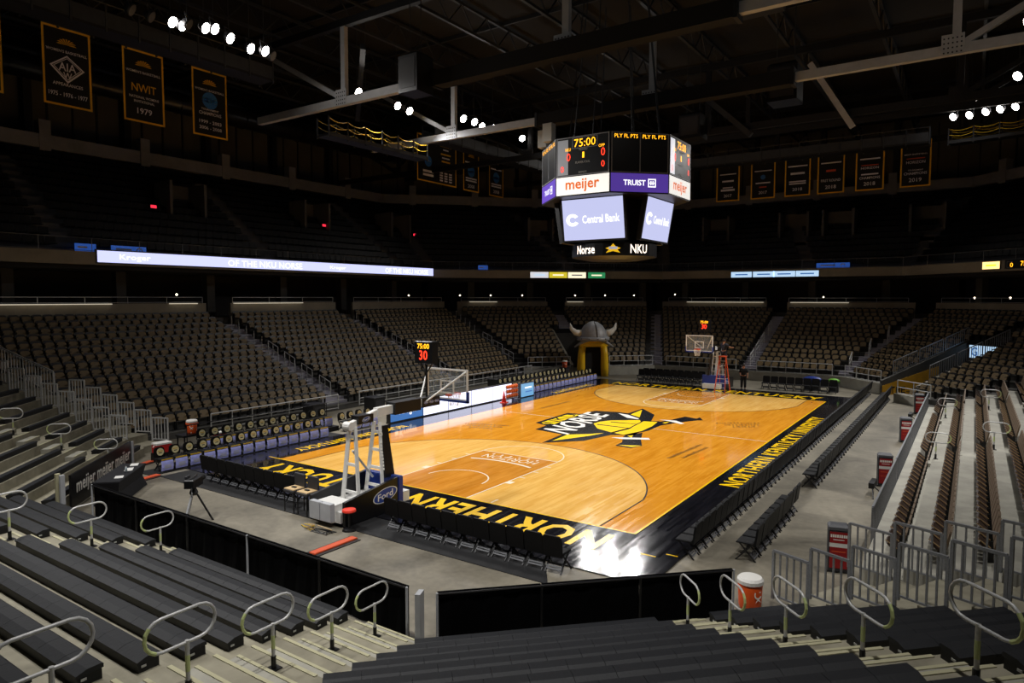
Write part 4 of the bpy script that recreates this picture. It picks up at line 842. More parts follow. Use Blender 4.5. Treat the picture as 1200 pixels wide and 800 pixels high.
def chest(x, y, z, label, s=1.):
    t = thing('ice_chest', label, 'ice chest', (x, y, z), 1.57); MB().rbox(-.3*s, .3*s, -.19*s, .19*s, 0, .32*s, .02).build('chest_body', 'cooler_red', t); MB().rbox(-.31*s, .31*s, -.2*s, .2*s, .32*s, .40*s, .02).build('lid', 'lid_white', t); MB().text('COOLER', .36*s, .09*s, frame((0, -.195*s, .18*s), (1, 0, 0), (0, 0, 1))).build('lettering', 'logo_white', t) if False else None
    MB().tube([(-.3*s, -.0, .28*s), (-.36*s, -.0, .24*s)], .02, 6).build('handle', 'lid_white', t)
chest(-11.3, -17.1, .35, 'red ice chest with white lid at the end of the near bench'); chest(-11.3, -14.6, .45, 'small red ice chest with white lid behind the near bench', .75)
t = thing('chest_stand', 'low black box under the red ice chest at the bench end', 'box', (-11.3, -17.1, 0), 1.57); MB().rbox(-.33, .33, -.22, .22, 0, .35, .02).build('box_body', 'black_plastic', t)
t = thing('chest_stand', 'low black box under the small red ice chest behind the bench', 'box', (-11.3, -14.6, 0), 1.57); MB().rbox(-.3, .3, -.22, .22, 0, .45, .02).build('box_body', 'black_plastic', t)
def kiosk(x, y, label):
    t = thing('waste_kiosk', label, 'kiosk', (x, y, 0), .25)
    MB().rbox(-.22, .22, -.16, .16, .04, 1.02, .02).build('body', 'charcoal', t); MB().rbox(-.225, .225, -.17, .17, 1.02, 1.14, .05).build('hood', 'grey_plastic', t)
    a = MB().box(-.19, .19, -.175, -.155, .72, .98).build('upper_placard', 'red', t); MB().box(-.20, .20, -.172, -.155, .62, .72).build('white_band', 'lid_white', t); b_ = MB().box(-.19, .19, -.175, -.155, .12, .62).build('lower_placard', 'red', t)
    F = frame((0, -.177, .88), (1, 0, 0), (0, 0, 1))
    g = MB()
    for i in range(8): g.rect(.035, .07, F, -.16+i*.046, .01, 0)
    g.rect(.24, .018, F, 0, -.08, 0); g.build('worn_print', 'logo_white', a)
    g = MB(); F = frame((0, -.177, .4), (1, 0, 0), (0, 0, 1)); g.rect(.3, .03, F, 0, .12, 0); g.rect(.3, .02, F, 0, -.02, 0); g.build('worn_print', 'banner_red', b_)
    for s in (-1, 1): MB().box(s*.2-.05, s*.2+.05, -.14, .14, 0, .04).build('foot', 'black_plastic', t)
kiosk(12.6, -13.9, 'red and grey waste kiosk behind the stepped railing, nearest the bleacher'); kiosk(12.72, -5.0, 'red and grey waste kiosk halfway along the picket fence'); kiosk(12.72, 3.6, 'red and grey waste kiosk on the picket fence beyond the halfway one'); kiosk(12.72, 12.6, 'red waste kiosk at the far end of the picket fence')
for yy, lab in ((-6.5, 'black folded tripod lying at the fence foot beside the halfway kiosk'), (9.5, 'black folded tripod at the fence foot near the last kiosk')):
    t = thing('folded_tripod', lab, 'tripod', (12.55, yy, 0), .9)
    MB().bar((-.1, 0, .32), (.35, .3, .38), .16, .18).build('head', 'black_plastic', t)
    for dx_, dy_ in ((-.35, -.35), (.15, -.4), (.1, .1)): MB().tube([(.05, .1, .32), (dx_, dy_, .01)], .02, 6).build('leg', 'black_plastic', t)
def ramp(ax, ay, bx, by, label):
    A = ground(ax, ay); B_ = ground(bx, by); d = (B_-A); L = d.length; t = thing('cable_ramp', label, 'cable ramp', A, math.atan2(d.y, d.x))
    MB().prism([(0, -.22), (L, -.22), (L, .22), (0, .22)], 0, .02).build('ramp_base', 'black_plastic', t); MB().rbox(0, L, -.1, .12, .02, .06, .015).build('ramp_lid', 'ramp_orange', t)
ramp(366, 650, 416, 631, 'orange-lidded cable ramp on the concrete beside the hoop base'); ramp(158, 547, 178, 541, 'orange cable ramp beyond the meijer board, farther one'); ramp(164, 563, 186, 557, 'orange cable ramp between the cloth table and team bench')
t = thing('red_stool', 'small red-topped round stool at the corner of the hoop base', 'stool', (.95, -18.5, 0)); MB().lathe([(.17, .52), (.2, .55), (.18, .6), (0.001, .61)], 16).build('seat', 'cone_red', t); MB().lathe([(.03, .05), (.03, .52)], 8).build('post', 'black_plastic', t); MB().lathe([(.2, 0), (.18, .05), (0.001, .06)], 16).build('base', 'black_plastic', t)
t = thing('cable_pile', 'loose pile of black and yellow cables behind the hoop base', 'cables', (.1, -18.95, 0))
for i, mname in enumerate(('black_plastic', 'black_plastic', 'rope_yellow', 'black_plastic', 'tray_tan')):
    pts = [(random.uniform(-.7, .9)*.8, random.uniform(-.25, .15), .015+.01*i) for _ in range(7)]; MB().tube(pts, .012, 5).build('cable', mname, t)
for i, (x, y, lab) in enumerate(((-13.0, -8.2, 'black loudspeaker case in front of the pipe railing by the stair'), (-12.2, -4.7, 'black loudspeaker case behind the grocery panel of the glowing board'), (-11.6, 6.0, 'black equipment case behind the far bench'))):
    t = thing('equipment_case', lab, 'case', (x, y, 0)); MB().rbox(-.4, .4, -.4, .4, .06, 1.0, .04).build('case_body', 'black_plastic', t); MB().box(-.3, .3, -.3, .3, 0, .06).build('plinth', 'charcoal', t); MB().box(.4, .41, -.3, .3, .2, .85).build('grille', 'charcoal', t)
# stuff draped on the far corner chairs
t = thing('gear_bag', 'blue gear bag lying behind the far corner chairs', 'bag', (5.9, 19.6, 0)); MB().ball((0, 0, .75), .5, 12, 8, (1.3, .6, .5)).build('bag_body', 'pad_blue', t, smooth=True); MB().box(-.5, .5, -.25, .25, 0, .55).build('bag_stand', 'charcoal', t)
t = thing('gear_bag', 'green gear bag on the last far corner chair', 'bag', (7.3, 19.45, 0)); mat('bag_green', '5f9a2a', .6); MB().ball((0, 0, .78), .32, 12, 8, (1.2, .8, .55)).build('bag_body', 'bag_green', t, smooth=True); MB().box(-.3, .3, -.2, .2, 0, .65).build('bag_stand', 'charcoal', t)

# ================================================================ INFLATABLE HELMET ARCH
c0 = W(TH['far_left'], SM, 20.6); t = thing('inflatable_arch', 'inflatable yellow arch topped by a grey horned viking helmet', 'inflatable arch', c0, TH['far_left'])
for s in (-1, 1): MB().tube([(s*1.02, 0, 0), (s*1.0, 0, .8), (s*.98, 0, 1.8), (s*.9, 0, 2.5)], [.30, .33, .30, .28], 14).build('leg', 'inflatable_yellow', t, smooth=True)
MB().tube([(-1.15, 0, 2.55), (-.5, 0, 2.72), (.5, 0, 2.72), (1.15, 0, 2.55)], [.26, .3, .3, .26], 14).build('crossbar', 'inflatable_yellow', t, smooth=True)
MB().box(-.8, .8, .25, .3, 0, 2.5).build('dark_opening', 'black_cloth', t)
h = MB().lathe([(1.15, 3.0), (1.17, 3.3), (1.05, 3.75), (.75, 4.2), (.35, 4.48), (.001, 4.55)], 22).build('helmet_dome', 'inflatable_grey', t, smooth=True)
MB().tube([(1.2*math.cos(2*PI*i/24), 1.2*math.sin(2*PI*i/24), 3.12) for i in range(24)], .17, 10, True).build('helmet_brim', 'inflatable_grey', h, smooth=True)
MB().tube([(0, -1.16, 3.2), (0, -1.08, 3.7), (0, -.78, 4.2), (0, -.3, 4.52)], .05, 6).build('helmet_crest', 'rivet', h)
for i in range(12): a = 2*PI*i/12; MB().ball((1.36*math.cos(a), 1.36*math.sin(a), 3.14), .06, 6, 4).build('rivet', 'rivet', h)
for s in (-1, 1): MB().tube([(s*1.05, 0, 3.55), (s*1.5, 0, 3.62), (s*1.85, 0, 3.95), (s*1.98, 0, 4.4)], [.3, .26, .16, .03], 12).build('horn', 'horn', t, smooth=True)
for s in (-1, 1): MB().tube([(s*.35, -.2, 3.0), (s*1.0, -.25, 2.85), (s*1.65, -.2, 2.45)], [.1, .14, .06], 8).build('brow_flap', 'inflatable_grey', t, smooth=True)
# lettering and yellow wrap of the far-right tunnel wall
t = thing('tunnel_banner', 'yellow banner lettered THE along the tunnel wall', 'banner', W(TH['far_right'], -SM-1.44, 21.3), TH['far_right']+PI/2)
bn = MB(); bn.add([(0, -.02, 0), (4.3, -.02, 0), (4.3, -.02, 1.85), (0, -.02, .6), (0, 0, 0), (4.3, 0, 0), (4.3, 0, 1.85), (0, 0, .6)], [(0, 1, 2, 3), (7, 6, 5, 4), (3, 2, 6, 7), (1, 5, 6, 2), (0, 3, 7, 4)]); bn.build('banner_cloth', 'tunnel_yellow', t); [MB().text(ch, .32, .45, frame((.8+i*.4, -.024, .3), (1, 0, 0), (0, 0, 1)), 0, 0, 0, .02).build('letter', 'logo_black', t) for i, ch in enumerate('THE')]
for x, lab in ((-SM+1.55, 'picket railing on the tunnel wall beside the lit advert'), (-SM-1.55, 'picket railing on the yellow-wrapped tunnel wall')):
    for j in range(3): o_ = 22.2+j*2.0; picket(W(TH['far_right'], x, o_, .98+(o_-21.3)*.384), TH['far_right']+PI/2, 1.8, .9, lab+', %s length' % ORD[j], 'galv_dark', group='tunnel railings', drop=-.69)
t = thing('lit_advert', 'glowing blue-white advert panel inside the far tunnel', 'led board', W(TH['far_right'], -SM, 27.85, 2.35), TH['far_right']); MB().box(-1.4, 1.4, 0, .1, 0, 1.0).build('housing', 'black_plastic', t); MB().rect(2.6, .85, frame((0, -.01, .5), (1, 0, 0), (0, 0, 1))).build('screen_panel', 'ad_sky', t); MB().text('G', .5, .6, frame((-.9, -.012, .5), (1, 0, 0), (0, 0, 1)), 0, 0, .004, .02).build('lettering', 'led_blue', t)

# ================================================================ STEP LADDER AND PEOPLE
t = thing('step_ladder', 'tall orange step ladder standing beside the far hoop', 'ladder', (.9, 15.35, .03), 0)
for s in (-1, 1): MB().bar((s*.36, -.55, 0), (s*.2, 0, 2.4), .05, .08).build('front_rail', 'ramp_orange', t); MB().bar((s*.36, .6, 0), (s*.2, .06, 2.4), .04, .06).build('rear_rail', 'ramp_orange', t)
for i in range(7): f = (i+1)/8; w_ = .36-.16*f; MB().box(-w_, w_, -.55+.55*f-.05, -.55+.55*f+.05, 2.4*f-.015, 2.4*f+.015).build('step', 'steel_white', t)
MB().rbox(-.25, .25, -.1, .15, 2.38, 2.46, .02).build('top_cap', 'ramp_orange', t)
def figure(name, loc, rz, label, J, shirt, trouser, hair):
    # J: joints; one continuous skinned body, clothes grown over the same skeleton
    def skin(nm, verts, edges, m, root, parent):
        me = bpy.data.meshes.new(nm); me.from_pydata([v[0] for v in verts], edges, []); o = bpy.data.objects.new(nm, me); C.objects.link(o); o.parent = parent
        o.modifiers.new('skin', 'SKIN'); o.modifiers.new('sub', 'SUBSURF').levels = 1; o.modifiers['sub'].render_levels = 1
        for i, v in enumerate(verts): me.skin_vertices[0].data[i].radius = v[1]; me.skin_vertices[0].data[i].use_root = (i == root)
        me.materials.append(M[m]); return o
    t = thing(name, label, 'person', loc, rz)
    names = list(J); idx = {n: i for i, n in enumerate(names)}
    E = [('pelvis', 'waist'), ('waist', 'chest'), ('chest', 'neck'), ('neck', 'head'), ('head', 'crown')]
    for s in 'lr': E += [('pelvis', s+'hip'), (s+'hip', s+'knee'), (s+'knee', s+'ankle'), (s+'ankle', s+'toe'), ('chest', s+'shoulder'), (s+'shoulder', s+'elbow'), (s+'elbow', s+'wrist'), (s+'wrist', s+'hand')]
    for s in 'lr':
        for fi in range(4): n = s+'finger%d' % fi; b0 = Vector(J[s+'hand'][0]); d = (b0-Vector(J[s+'wrist'][0])).normalized(); J[n] = ((b0+d*(.07-.008*abs(fi-1.5))+Vector((0, (fi-1.5)*.02, 0)))[:], (.009, .009)); E.append((s+'hand', n))
        b0 = Vector(J[s+'wrist'][0])*.4+Vector(J[s+'hand'][0])*.6; J[s+'thumb'] = ((b0+Vector((0, -.05, -.03)))[:], (.01, .01)); E.append((s+'hand', s+'thumb'))
    names = list(J); idx = {n: i for i, n in enumerate(names)}
    body = skin('body', [J[n] for n in names], [(idx[a], idx[b]) for a, b in E], 'skin', idx['pelvis'], t)
    def sub(nm, keep, grow, m):
        ks = [n for n in names if n in keep]; ix = {n: i for i, n in enumerate(ks)}
        skin(nm, [(J[n][0], (J[n][1][0]+grow, J[n][1][1]+grow)) for n in ks], [(ix[a], ix[b]) for a, b in E if a in ix and b in ix], m, ix.get('pelvis', 0) if 'pelvis' in ix else 0, t)
    sub('shirt', ['pelvis', 'waist', 'chest', 'lshoulder', 'rshoulder', 'lelbow', 'relbow'], .045, shirt)
    sub('trousers', ['pelvis', 'lhip', 'rhip', 'lknee', 'rknee', 'lankle', 'rankle'], .035, trouser)
    for s in 'lr':
        a = Vector(J[s+'ankle'][0]); MB().rbox(a.x-.05, a.x+.05, a.y-.20, a.y+.08, a.z-.085, a.z+.0, .03).build('shoe', 'shoe', t)
    hd = Vector(J['head'][0]); MB().ball((hd.x, hd.y+.025, hd.z+.055), .108, 12, 8, (.95, 1.0, 1.0)).build('hair', hair, t, smooth=True)
    MB().ball((hd.x, hd.y-.105, hd.z), .016, 6, 4, (1, 1, 1.4)).build('nose', 'skin', t)
    for s in (-1, 1): MB().ball((hd.x+s*.035, hd.y-.09, hd.z+.025), .011, 6, 4).build('eye', 'hair', t); MB().ball((hd.x+s*.098, hd.y+.01, hd.z), .024, 6, 4, (.4, .8, 1.2)).build('ear', 'skin', t)
    return t
def joints(arms):
    J = dict(pelvis=((0, 0, .95), (.14, .11)), waist=((0, 0, 1.12), (.135, .10)), chest=((0, 0, 1.36), (.16, .11)), neck=((0, 0, 1.52), (.055, .055)), head=((0, -.02, 1.64), (.09, .10)), crown=((0, -.01, 1.74), (.06, .07)))
    for s, n in ((-1, 'l'), (1, 'r')):
        J[n+'hip'] = ((s*.10, 0, .88), (.095, .095)); J[n+'knee'] = ((s*.11, -.02, .48), (.062, .065)); J[n+'ankle'] = ((s*.12, .02, .09), (.042, .045)); J[n+'toe'] = ((s*.12, -.14, .04), (.035, .03)); J[n+'shoulder'] = ((s*.19, 0, 1.42), (.06, .06))
        J[n+'elbow'], J[n+'wrist'], J[n+'hand'] = [(p, (r, r)) for p, r in zip(arms[n], (.045, .032, .036))]
    return J
figure('person', (1.75, 17.45, 0.0), .25, 'person in dark clothes standing beside the far hoop, one pale sleeve', joints({'l': ((-.24, .02, 1.16), (-.2, -.18, 1.02), (-.18, -.25, 1.02)), 'r': ((.26, .04, 1.16), (.27, -.06, .93), (.27, -.08, .86))}), 'dark_trouser', 'dark_trouser', 'hair')
pl = figure('person', (.9, 15.55, 1.83), PI*.85, 'person in a navy shirt up on the orange ladder, reaching to the hoop', joints({'l': ((-.3, -.18, 1.28), (-.36, -.42, 1.2), (-.38, -.5, 1.2)), 'r': ((.28, -.22, 1.3), (.22, -.46, 1.28), (.2, -.54, 1.3))}), 'navy_shirt', 'navy_shirt', 'hair')
# ================================================================ ROOF STEEL
def truss(y, zb, zt, label, mb_, nodes, xe=36):
    t = thing('roof_truss', label, 'truss', (0, y, zb), 0, 'roof trusses'); h = zt-zb
    MB().box(-xe, xe, -.16, .16, 0, .42).build('bottom_chord', mb_, t); MB().box(-36, 36, -.16, .16, h, h+.4).build('top_chord', 'steel_dark', t)
    for i, x in enumerate(nodes):
        MB().box(x-.16, x+.16, -.13, .13, .42, h).build('vertical', mb_, t)
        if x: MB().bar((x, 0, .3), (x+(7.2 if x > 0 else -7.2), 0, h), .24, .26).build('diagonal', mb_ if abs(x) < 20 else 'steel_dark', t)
        g = MB().box(x-.55, x+.3, -.185, -.16, -.02, .85).build('gusset_plate', mb_, t)
        bo = MB()
        for r in range(4):
            for c_ in range(5): bo.box(x-.48+c_*.16, x-.42+c_*.16, -.20, -.185, .05+r*.2, .11+r*.2)
        bo.build('bolts', 'steel_dark', g)['kind'] = 'stuff'
    return t
NODES = [-28, -14, 0, 14, 28]
TR = []
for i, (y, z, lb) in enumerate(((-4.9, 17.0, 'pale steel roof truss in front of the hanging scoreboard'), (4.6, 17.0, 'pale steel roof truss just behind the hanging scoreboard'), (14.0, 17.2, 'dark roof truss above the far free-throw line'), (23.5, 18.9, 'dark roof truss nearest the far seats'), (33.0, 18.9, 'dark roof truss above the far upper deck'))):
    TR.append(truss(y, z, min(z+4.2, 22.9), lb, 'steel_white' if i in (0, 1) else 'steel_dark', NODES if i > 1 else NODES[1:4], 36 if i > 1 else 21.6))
for y, lb in ((-4.9, 'black-draped hoist beam wrapped round the middle of the front pale truss'), (4.6, 'black-draped hoist beam wrapped round the middle of the rear pale truss')):
    t = thing('draped_beam', lb, 'beam', (0, y, 16.85)); MB().box(-7.3, 7.3, -.34, .34, 0, .72).build('drape', 'black_cloth', t)
    for q in (-7.35, 7.35): MB().box(q-.08, q+.08, -.38, .38, -.05, .8).build('end_frame', 'steel_dark', t)
for i in range(15):
    x = -35+i*5
    t = thing('roof_joist', 'dark open-web joist running lengthwise under the roof deck', 'joist', (x, 0, 21.9), 0, 'roof joists')
    MB().box(-.09, .09, -44, 50, 0, .16).build('lower_chord', 'steel_mid', t); MB().box(-.09, .09, -44, 50, 1.35, 1.5).build('upper_chord', 'steel_mid', t)
    wb = MB(); y = -20
    while y < 48: wb.bar((0, y, .08), (0, y+1.2, 1.4), .06); wb.bar((0, y+1.2, 1.4), (0, y+2.4, .08), .06); y += 2.4
    w_ = wb.build('web', 'steel_mid', t); w_['kind'] = 'stuff'
for i in range(8):
    y = -10+i*7.2; MBb = MB().box(-40, 40, y-.06, y+.06, 23.35, 23.6).build('purlin', 'steel_mid'); struct(MBb)
for i, (a, e, lb) in enumerate((((6.3, 13.7, 20.6), (8.75, 13.7, 16.5), 'pale sloping steel brace above the far banners'), ((-14, -3.5, 20.6), (-22, 3.5, 19.2), 'grey sloping steel brace between the two pale trusses'), ((-1.4, 13.7, 20.8), (2.9, 13.7, 16.8), 'grey sloping steel brace behind the scoreboard'))):
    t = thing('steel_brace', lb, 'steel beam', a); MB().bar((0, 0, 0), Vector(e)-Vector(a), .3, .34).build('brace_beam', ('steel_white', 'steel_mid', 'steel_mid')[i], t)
# round ducts
for x, z, lb in ((-30.5, 19.7, 'large round spiral duct behind the left-hand banners'), (-33.5, 21.4, 'second round duct high above the left-hand banners')):
    t = thing('air_duct', lb, 'duct', (x, 0, z), PI/2); MB().tube([(-26, 0, 0), (17, 0, 0)], .68, 18).build('duct_tube', 'duct', t, smooth=True)
    for i in range(9): MB().ring(.69, .74, frame((-25+i*5, 0, 0), (0, 1, 0), (0, 0, 1)), 18).build('seam', 'duct', t)
# catwalks
def catwalk(x0, y0, x1, y1, z, w_, label, panels=True, chains=False):
    L = math.hypot(x1-x0, y1-y0); a = math.atan2(y1-y0, x1-x0); t = thing('catwalk', label, 'catwalk', (x0, y0, z), a)
    MB().box(0, L, -w_/2, w_/2, 0, .12).build('deck', 'steel_dark', t); n = round(L/1.45)
    for s in (-1, 1):
        for i in range(n+1): MB().bar((L*i/n, s*w_/2, -.1), (L*i/n, s*w_/2, 1.1), .07).build('post', 'steel_mid', t)
        if panels:
            for i in range(n): MB().box(L*i/n+.05, L*(i+1)/n-.05, s*w_/2-.015, s*w_/2+.015, .12, .75).build('side_panel', 'steel_mid', t)
            MB().tube([(0, s*w_/2, 1.1), (L, s*w_/2, 1.1)], .03, 6).build('top_rail', 'steel_mid', t)
        else: MB().box(0, L, s*w_/2-.02, s*w_/2+.02, .0, .22).build('toe_board', 'steel_mid', t)
        if chains:
            for i in range(n):
                for h in (1.0, .62):
                    MB().tube([(L*(i+f)/n, s*w_/2, h-.16*math.sin(PI*f)) for f in (0, .25, .5, .75, 1)], .025, 5).build('yellow_chain', 'rope_yellow', t)
    return t
catwalk(-17.2, -26, -17.2, -7.6, 18.05, 1.2, 'panelled catwalk carrying the bright floodlights above the banners')
catwalk(-16.4, -4.4, -16.4, 4.1, 15.75, 1.0, 'hanging catwalk with yellow chains between the two pale trusses', False, True)
catwalk(-17.0, 5.5, -17.0, 22, 17.5, 1.2, 'panelled catwalk above the corner banners')
catwalk(-17.0, 26.6, 12, 26.6, 17.5, 1.2, 'panelled catwalk crossing above the far baseline', True)
catwalk(13.2, 26.8, 20.5, 25.6, 17.3, 1.0, 'short catwalk with yellow chains beside the right-hand floodlights', False, True)
# equipment boxes hung from the trusses
for x, y, z, sx, sy, sz, lb in ((-8.0, -5.75, 16.4, 1.2, 1.2, 1.9, 'black loudspeaker cluster hung at the end of the lit truss chord'), (7.2, -2.0, 18.2, 2.0, 1.6, 2.4, 'grey hoist box above the scoreboard'), (6.3, 7.5, 16.8, 1.5, 1.5, 2.0, 'black loudspeaker cluster hung beside the far lit truss'), (-.3, 12, 16.6, 1.4, 1.4, 1.6, 'black loudspeaker cluster beyond the scoreboard')):
    t = thing('hung_speaker', lb, 'loudspeaker', (x, y, z)); MB().rbox(-sx/2, sx/2, -sy/2, sy/2, 0, sz, .15).build('cabinet', 'black_plastic', t); MB().box(-sx*.4, sx*.4, -sy/2-.02, -sy/2, .2, sz-.3).build('grille', 'charcoal', t)
    for s in (-1, 1): MB().tube([(s*sx*.3, 0, sz-.02), (s*sx*.3, 0, 23.55-z)], .02, 5).build('hanger', 'steel_mid', t)

# ================================================================ FLOODLIGHTS
def floodlight(p, aim, label, watts, lit=True, group='floodlights'):
    d = Vector((aim[0]-p[0], aim[1]-p[1], 0)); rz = math.atan2(d.y, d.x)+PI/2
    t = thing('floodlight', label, 'floodlight', p, rz, group)
    Tm = Matrix.Rotation(rad(-60), 4, 'X')
    MB().lathe([(.06, .34), (.16, .3), (.26, .1), (.28, 0)], 14, Tm @ Matrix.Rotation(0, 4, 'X')).build('reflector', 'charcoal', t, smooth=True)
    MB().disc(.25, Tm @ Matrix.Rotation(PI, 4, 'X'), 14, 0, 0, .01).build('lens', 'flood_lens' if lit else 'grey_plastic', t)
    MB().tube([(-.3, 0, .05), (-.3, .1, .45), (.3, .1, .45), (.3, 0, .05)], .025, 6).build('yoke', 'steel_mid', t)
    MB().tube([(0, .1, .45), (0, .1, 23.59-p[2])], .02, 5).build('drop_pipe', 'steel_mid', t)
    if watts: flood_beam(Vector(p)+Vector((d.x, d.y, 0)).normalized()*.25+Vector((0, 0, -.3)), aim, watts, FSIZE, FBLEND)
FSIZE, FBLEND = 84, 1.0
FL = []
for px, py in ((202, 26), (214, 30), (241, 33), (252, 34), (270, 45), (294, 57), (311, 60), (420, 108), (430, 112), (466, 124), (480, 130), (543, 139), (556, 143), (565, 148), (578, 150), (612, 162)):
    g = ground(px, py, 18.9); FL.append((g.x, g.y, 18.9))
for px, py in ((1117, 137), (1136, 135), (1155, 131), (1172, 128), (1190, 125)):
    g = ground(px, py, 18.9); FL.append((g.x, g.y, 18.9))
for i, p in enumerate(FL):
    wt = FLOOD_W if i % 2 == 0 else 0
    floodlight(p, (p[0]*.1, p[1]*.5, 0), 'lit round floodlight on the catwalk above the %s' % ('left-hand banners' if i < 7 else 'hanging catwalk' if i < 11 else 'corner banners' if i < 16 else 'far right banners'), wt, True, 'lit floodlights')
for i, x in enumerate((-14.6, -13.6, -12.2, -11.0, -9.9)): floodlight((x, 25.3, 18.6), (2, -6, 0), 'lit floodlight on the far catwalk hidden behind the scoreboard', FLOOD_W*.4 if i % 2 == 0 else 0, True, 'far lit floodlights')
for i, (x, y) in enumerate(((16.6, -12), (16.6, -2), (16.6, 8), (16.6, 17), (-14, -24), (-5, -26), (5, -26), (14, -24))): floodlight((x, y, 18.9), (x*(.55 if y > -20 else .45), y*(.5 if y > -20 else .85), 0), 'lit floodlight hung above the side stands and bleachers', FLOOD_W*(1.15 if y < -20 else 1), True, 'side floodlights')
for px, py in ((178, 20), (222, 29), (320, 66), (155, 12)):
    g = ground(px, py, 18.9); floodlight((g.x, g.y, 18.9), (0, 0, 0), 'unlit round floodlight on the catwalk above the banners', 0, False, 'unlit floodlights')

# ================================================================ SCOREBOARD
sb = thing('centre_scoreboard', 'octagonal hanging scoreboard with four slanted video screens', 'scoreboard', (0, 0, 8.3))
RO, AP = 3.65, 3.65*math.cos(PI/8); SD = 2*RO*math.sin(PI/8); Z0 = -8.3
oc = [(RO*math.cos(PI/8+PI/4*i), RO*math.sin(PI/8+PI/4*i)) for i in range(8)]
MB().prism(oc, 11.15+Z0, 13.85+Z0).build('housing', 'black_plastic', sb)
for i in range(8):
    al = -PI/2+PI/4*i; n = Vector((math.cos(al), math.sin(al), 0)); x = Vector((-math.sin(al), math.cos(al), 0))
    F = frame(n*(AP+.02)+Vector((0, 0, 12.95+Z0)), x, (0, 0, 1)); G = frame(n*(AP+.02)+Vector((0, 0, 11.62+Z0)), x, (0, 0, 1))
    if i % 2 == 0:
        f = MB().rect(SD-.1, 1.75, F).build('score_panel', 'board_face', sb)
        MB().rim(SD-.08, 1.78, .045, F, 0, 0, .006).build('panel_rim', 'board_frame', f); MB().rect(.55, 1.6, F, -1.02, -.02, .004).build('lit_strip', 'grey_glow' if i == 0 else 'ad_white', f)
        MB().rim(1.3, .5, .03, F, .12, .58, .008).build('clock_rim', 'board_frame', f)
        MB().text('75:00', 1.1, .36, F, .12, .58, .008, .0).build('clock_digits', 'digit_amber', f)
        for tx, xx, yy, w_, h_, mm in (('0', -.72, -.02, .2, .36, 'digit_red'), ('0', 1.05, .05, .2, .36, 'digit_red'), ('0', -1.05, -.55, .17, .28, 'digit_red'), ('0', 1.05, -.48, .17, .28, 'digit_red'), ('1', .05, .02, .1, .26, 'digit_amber'), ('NKU', -.75, .32, .28, .14, 'digit_amber'), ('OPP', .98, .33, .3, .13, 'digit_amber'), ('PERIOD', .05, .27, .42, .09, 'tag_white'), ('PLAYER FOUL', .02, -.3, .75, .1, 'tag_white'), ('BONUS', .02, -.75, .4, .09, 'tag_white')):
            MB().text(tx, w_, h_, F, xx, yy, .010, .0).build('digit' if len(tx) == 1 else 'panel_lettering', mm, f)
        a = MB().rect(SD-.06, .82, G).build('advert_panel', 'meijer_white', sb); MB().text('meijer', 1.75, .62, G, 0, -.02, .006, .02).build('advert_lettering', 'meijer_orange', a)
    else:
        f = MB().rect(SD-.1, 1.75, F).build('stat_panel', 'board_face', sb); MB().rim(SD-.08, 1.78, .045, F, 0, 0, .006).build('panel_rim', 'board_frame', f); MB().rect(.05, 1.75, F, 0, 0, .007).build('panel_divider', 'board_frame', f)
        for s in (-1, 1): MB().text('PLY FL PTS', 1.1, .17, F, s*.66, .72, .008, 0).build('panel_lettering', 'digit_amber', f)
        a = MB().rect(SD-.06, .82, G).build('advert_panel', 'truist_purple', sb); MB().text('TRUIST', 1.05, .25, G, -.25, 0, .006, .02).build('advert_lettering', 'screen_text', a); MB().rim(.38, .38, .05, G, .58, 0, .006).build('advert_mark', 'screen_text', a); MB().rect(.24, .05, G, .58, 0, .006).build('advert_mark', 'screen_text', a); MB().rect(.05, .2, G, .53, 0, .006).build('advert_mark', 'screen_text', a); MB().rect(.05, .2, G, .63, 0, .006).build('advert_mark', 'screen_text', a)
core = [(1.75*math.cos(PI/8+PI/4*i), 1.75*math.sin(PI/8+PI/4*i)) for i in range(8)]
MB().prism(core, 9.2+Z0, 11.15+Z0).build('core', 'black_plastic', sb)
for i in range(4):
    al = -PI/2+PI/2*i; n = Vector((math.cos(al), math.sin(al), 0)); x = Vector((-math.sin(al), math.cos(al), 0))
    up = (Vector((0, 0, 1))+n*.16).normalized(); F = frame(n*2.32+Vector((0, 0, 10.17+Z0)), x, up)
    MB().box(-1.72, 1.72, -1.05, 1.05, -.22, 0, F).build('screen_housing', 'black_plastic', sb)
    s_ = MB().rect(3.2, 1.92, F, 0, 0, .005).build('video_screen', 'screen_lav', sb)
    MB().text('Central Bank', 1.95, .38, F, .42, 0, .010, .02).build('screen_lettering', 'screen_text', s_); MB().ring(.17, .36, F, 20, -1.08, 0, .010, .55, 5.75, .82).build('screen_mark', 'screen_text', s_)
MB().lathe([(1.3, 8.3+Z0), (2.1, 8.45+Z0), (2.1, 9.05+Z0), (1.7, 9.2+Z0)], 32).build('lower_ring', 'board_face', sb)
def arc_text(b, body, a0, R, z, w_, h, bold=.01):
    v, f, asp = glyphs(body, bold); b.add([((R+.01)*math.cos(a0+x*w_/R), (R+.01)*math.sin(a0+x*w_/R), z+y*h) for x, y in v], f)
a0 = -PI/2+.45
for k in range(4):
    b = MB(); arc_text(b, 'Norse', a0-.72+k*PI/2*2 if k < 2 else a0+9, 2.1, 8.77+Z0, 1.15, .42); b.build('ring_lettering', 'norse_glow', sb) if k < 2 else None
    b = MB(); arc_text(b, 'NKU', a0+.60+k*PI/2*2 if k < 2 else a0+9, 2.1, 8.77+Z0, .95, .42); b.build('ring_lettering', 'norse_glow', sb) if k < 2 else None
F = frame((2.11*math.cos(a0-.02), 2.11*math.sin(a0-.02), 8.77+Z0), (-math.sin(a0), math.cos(a0), 0), (0, 0, 1))
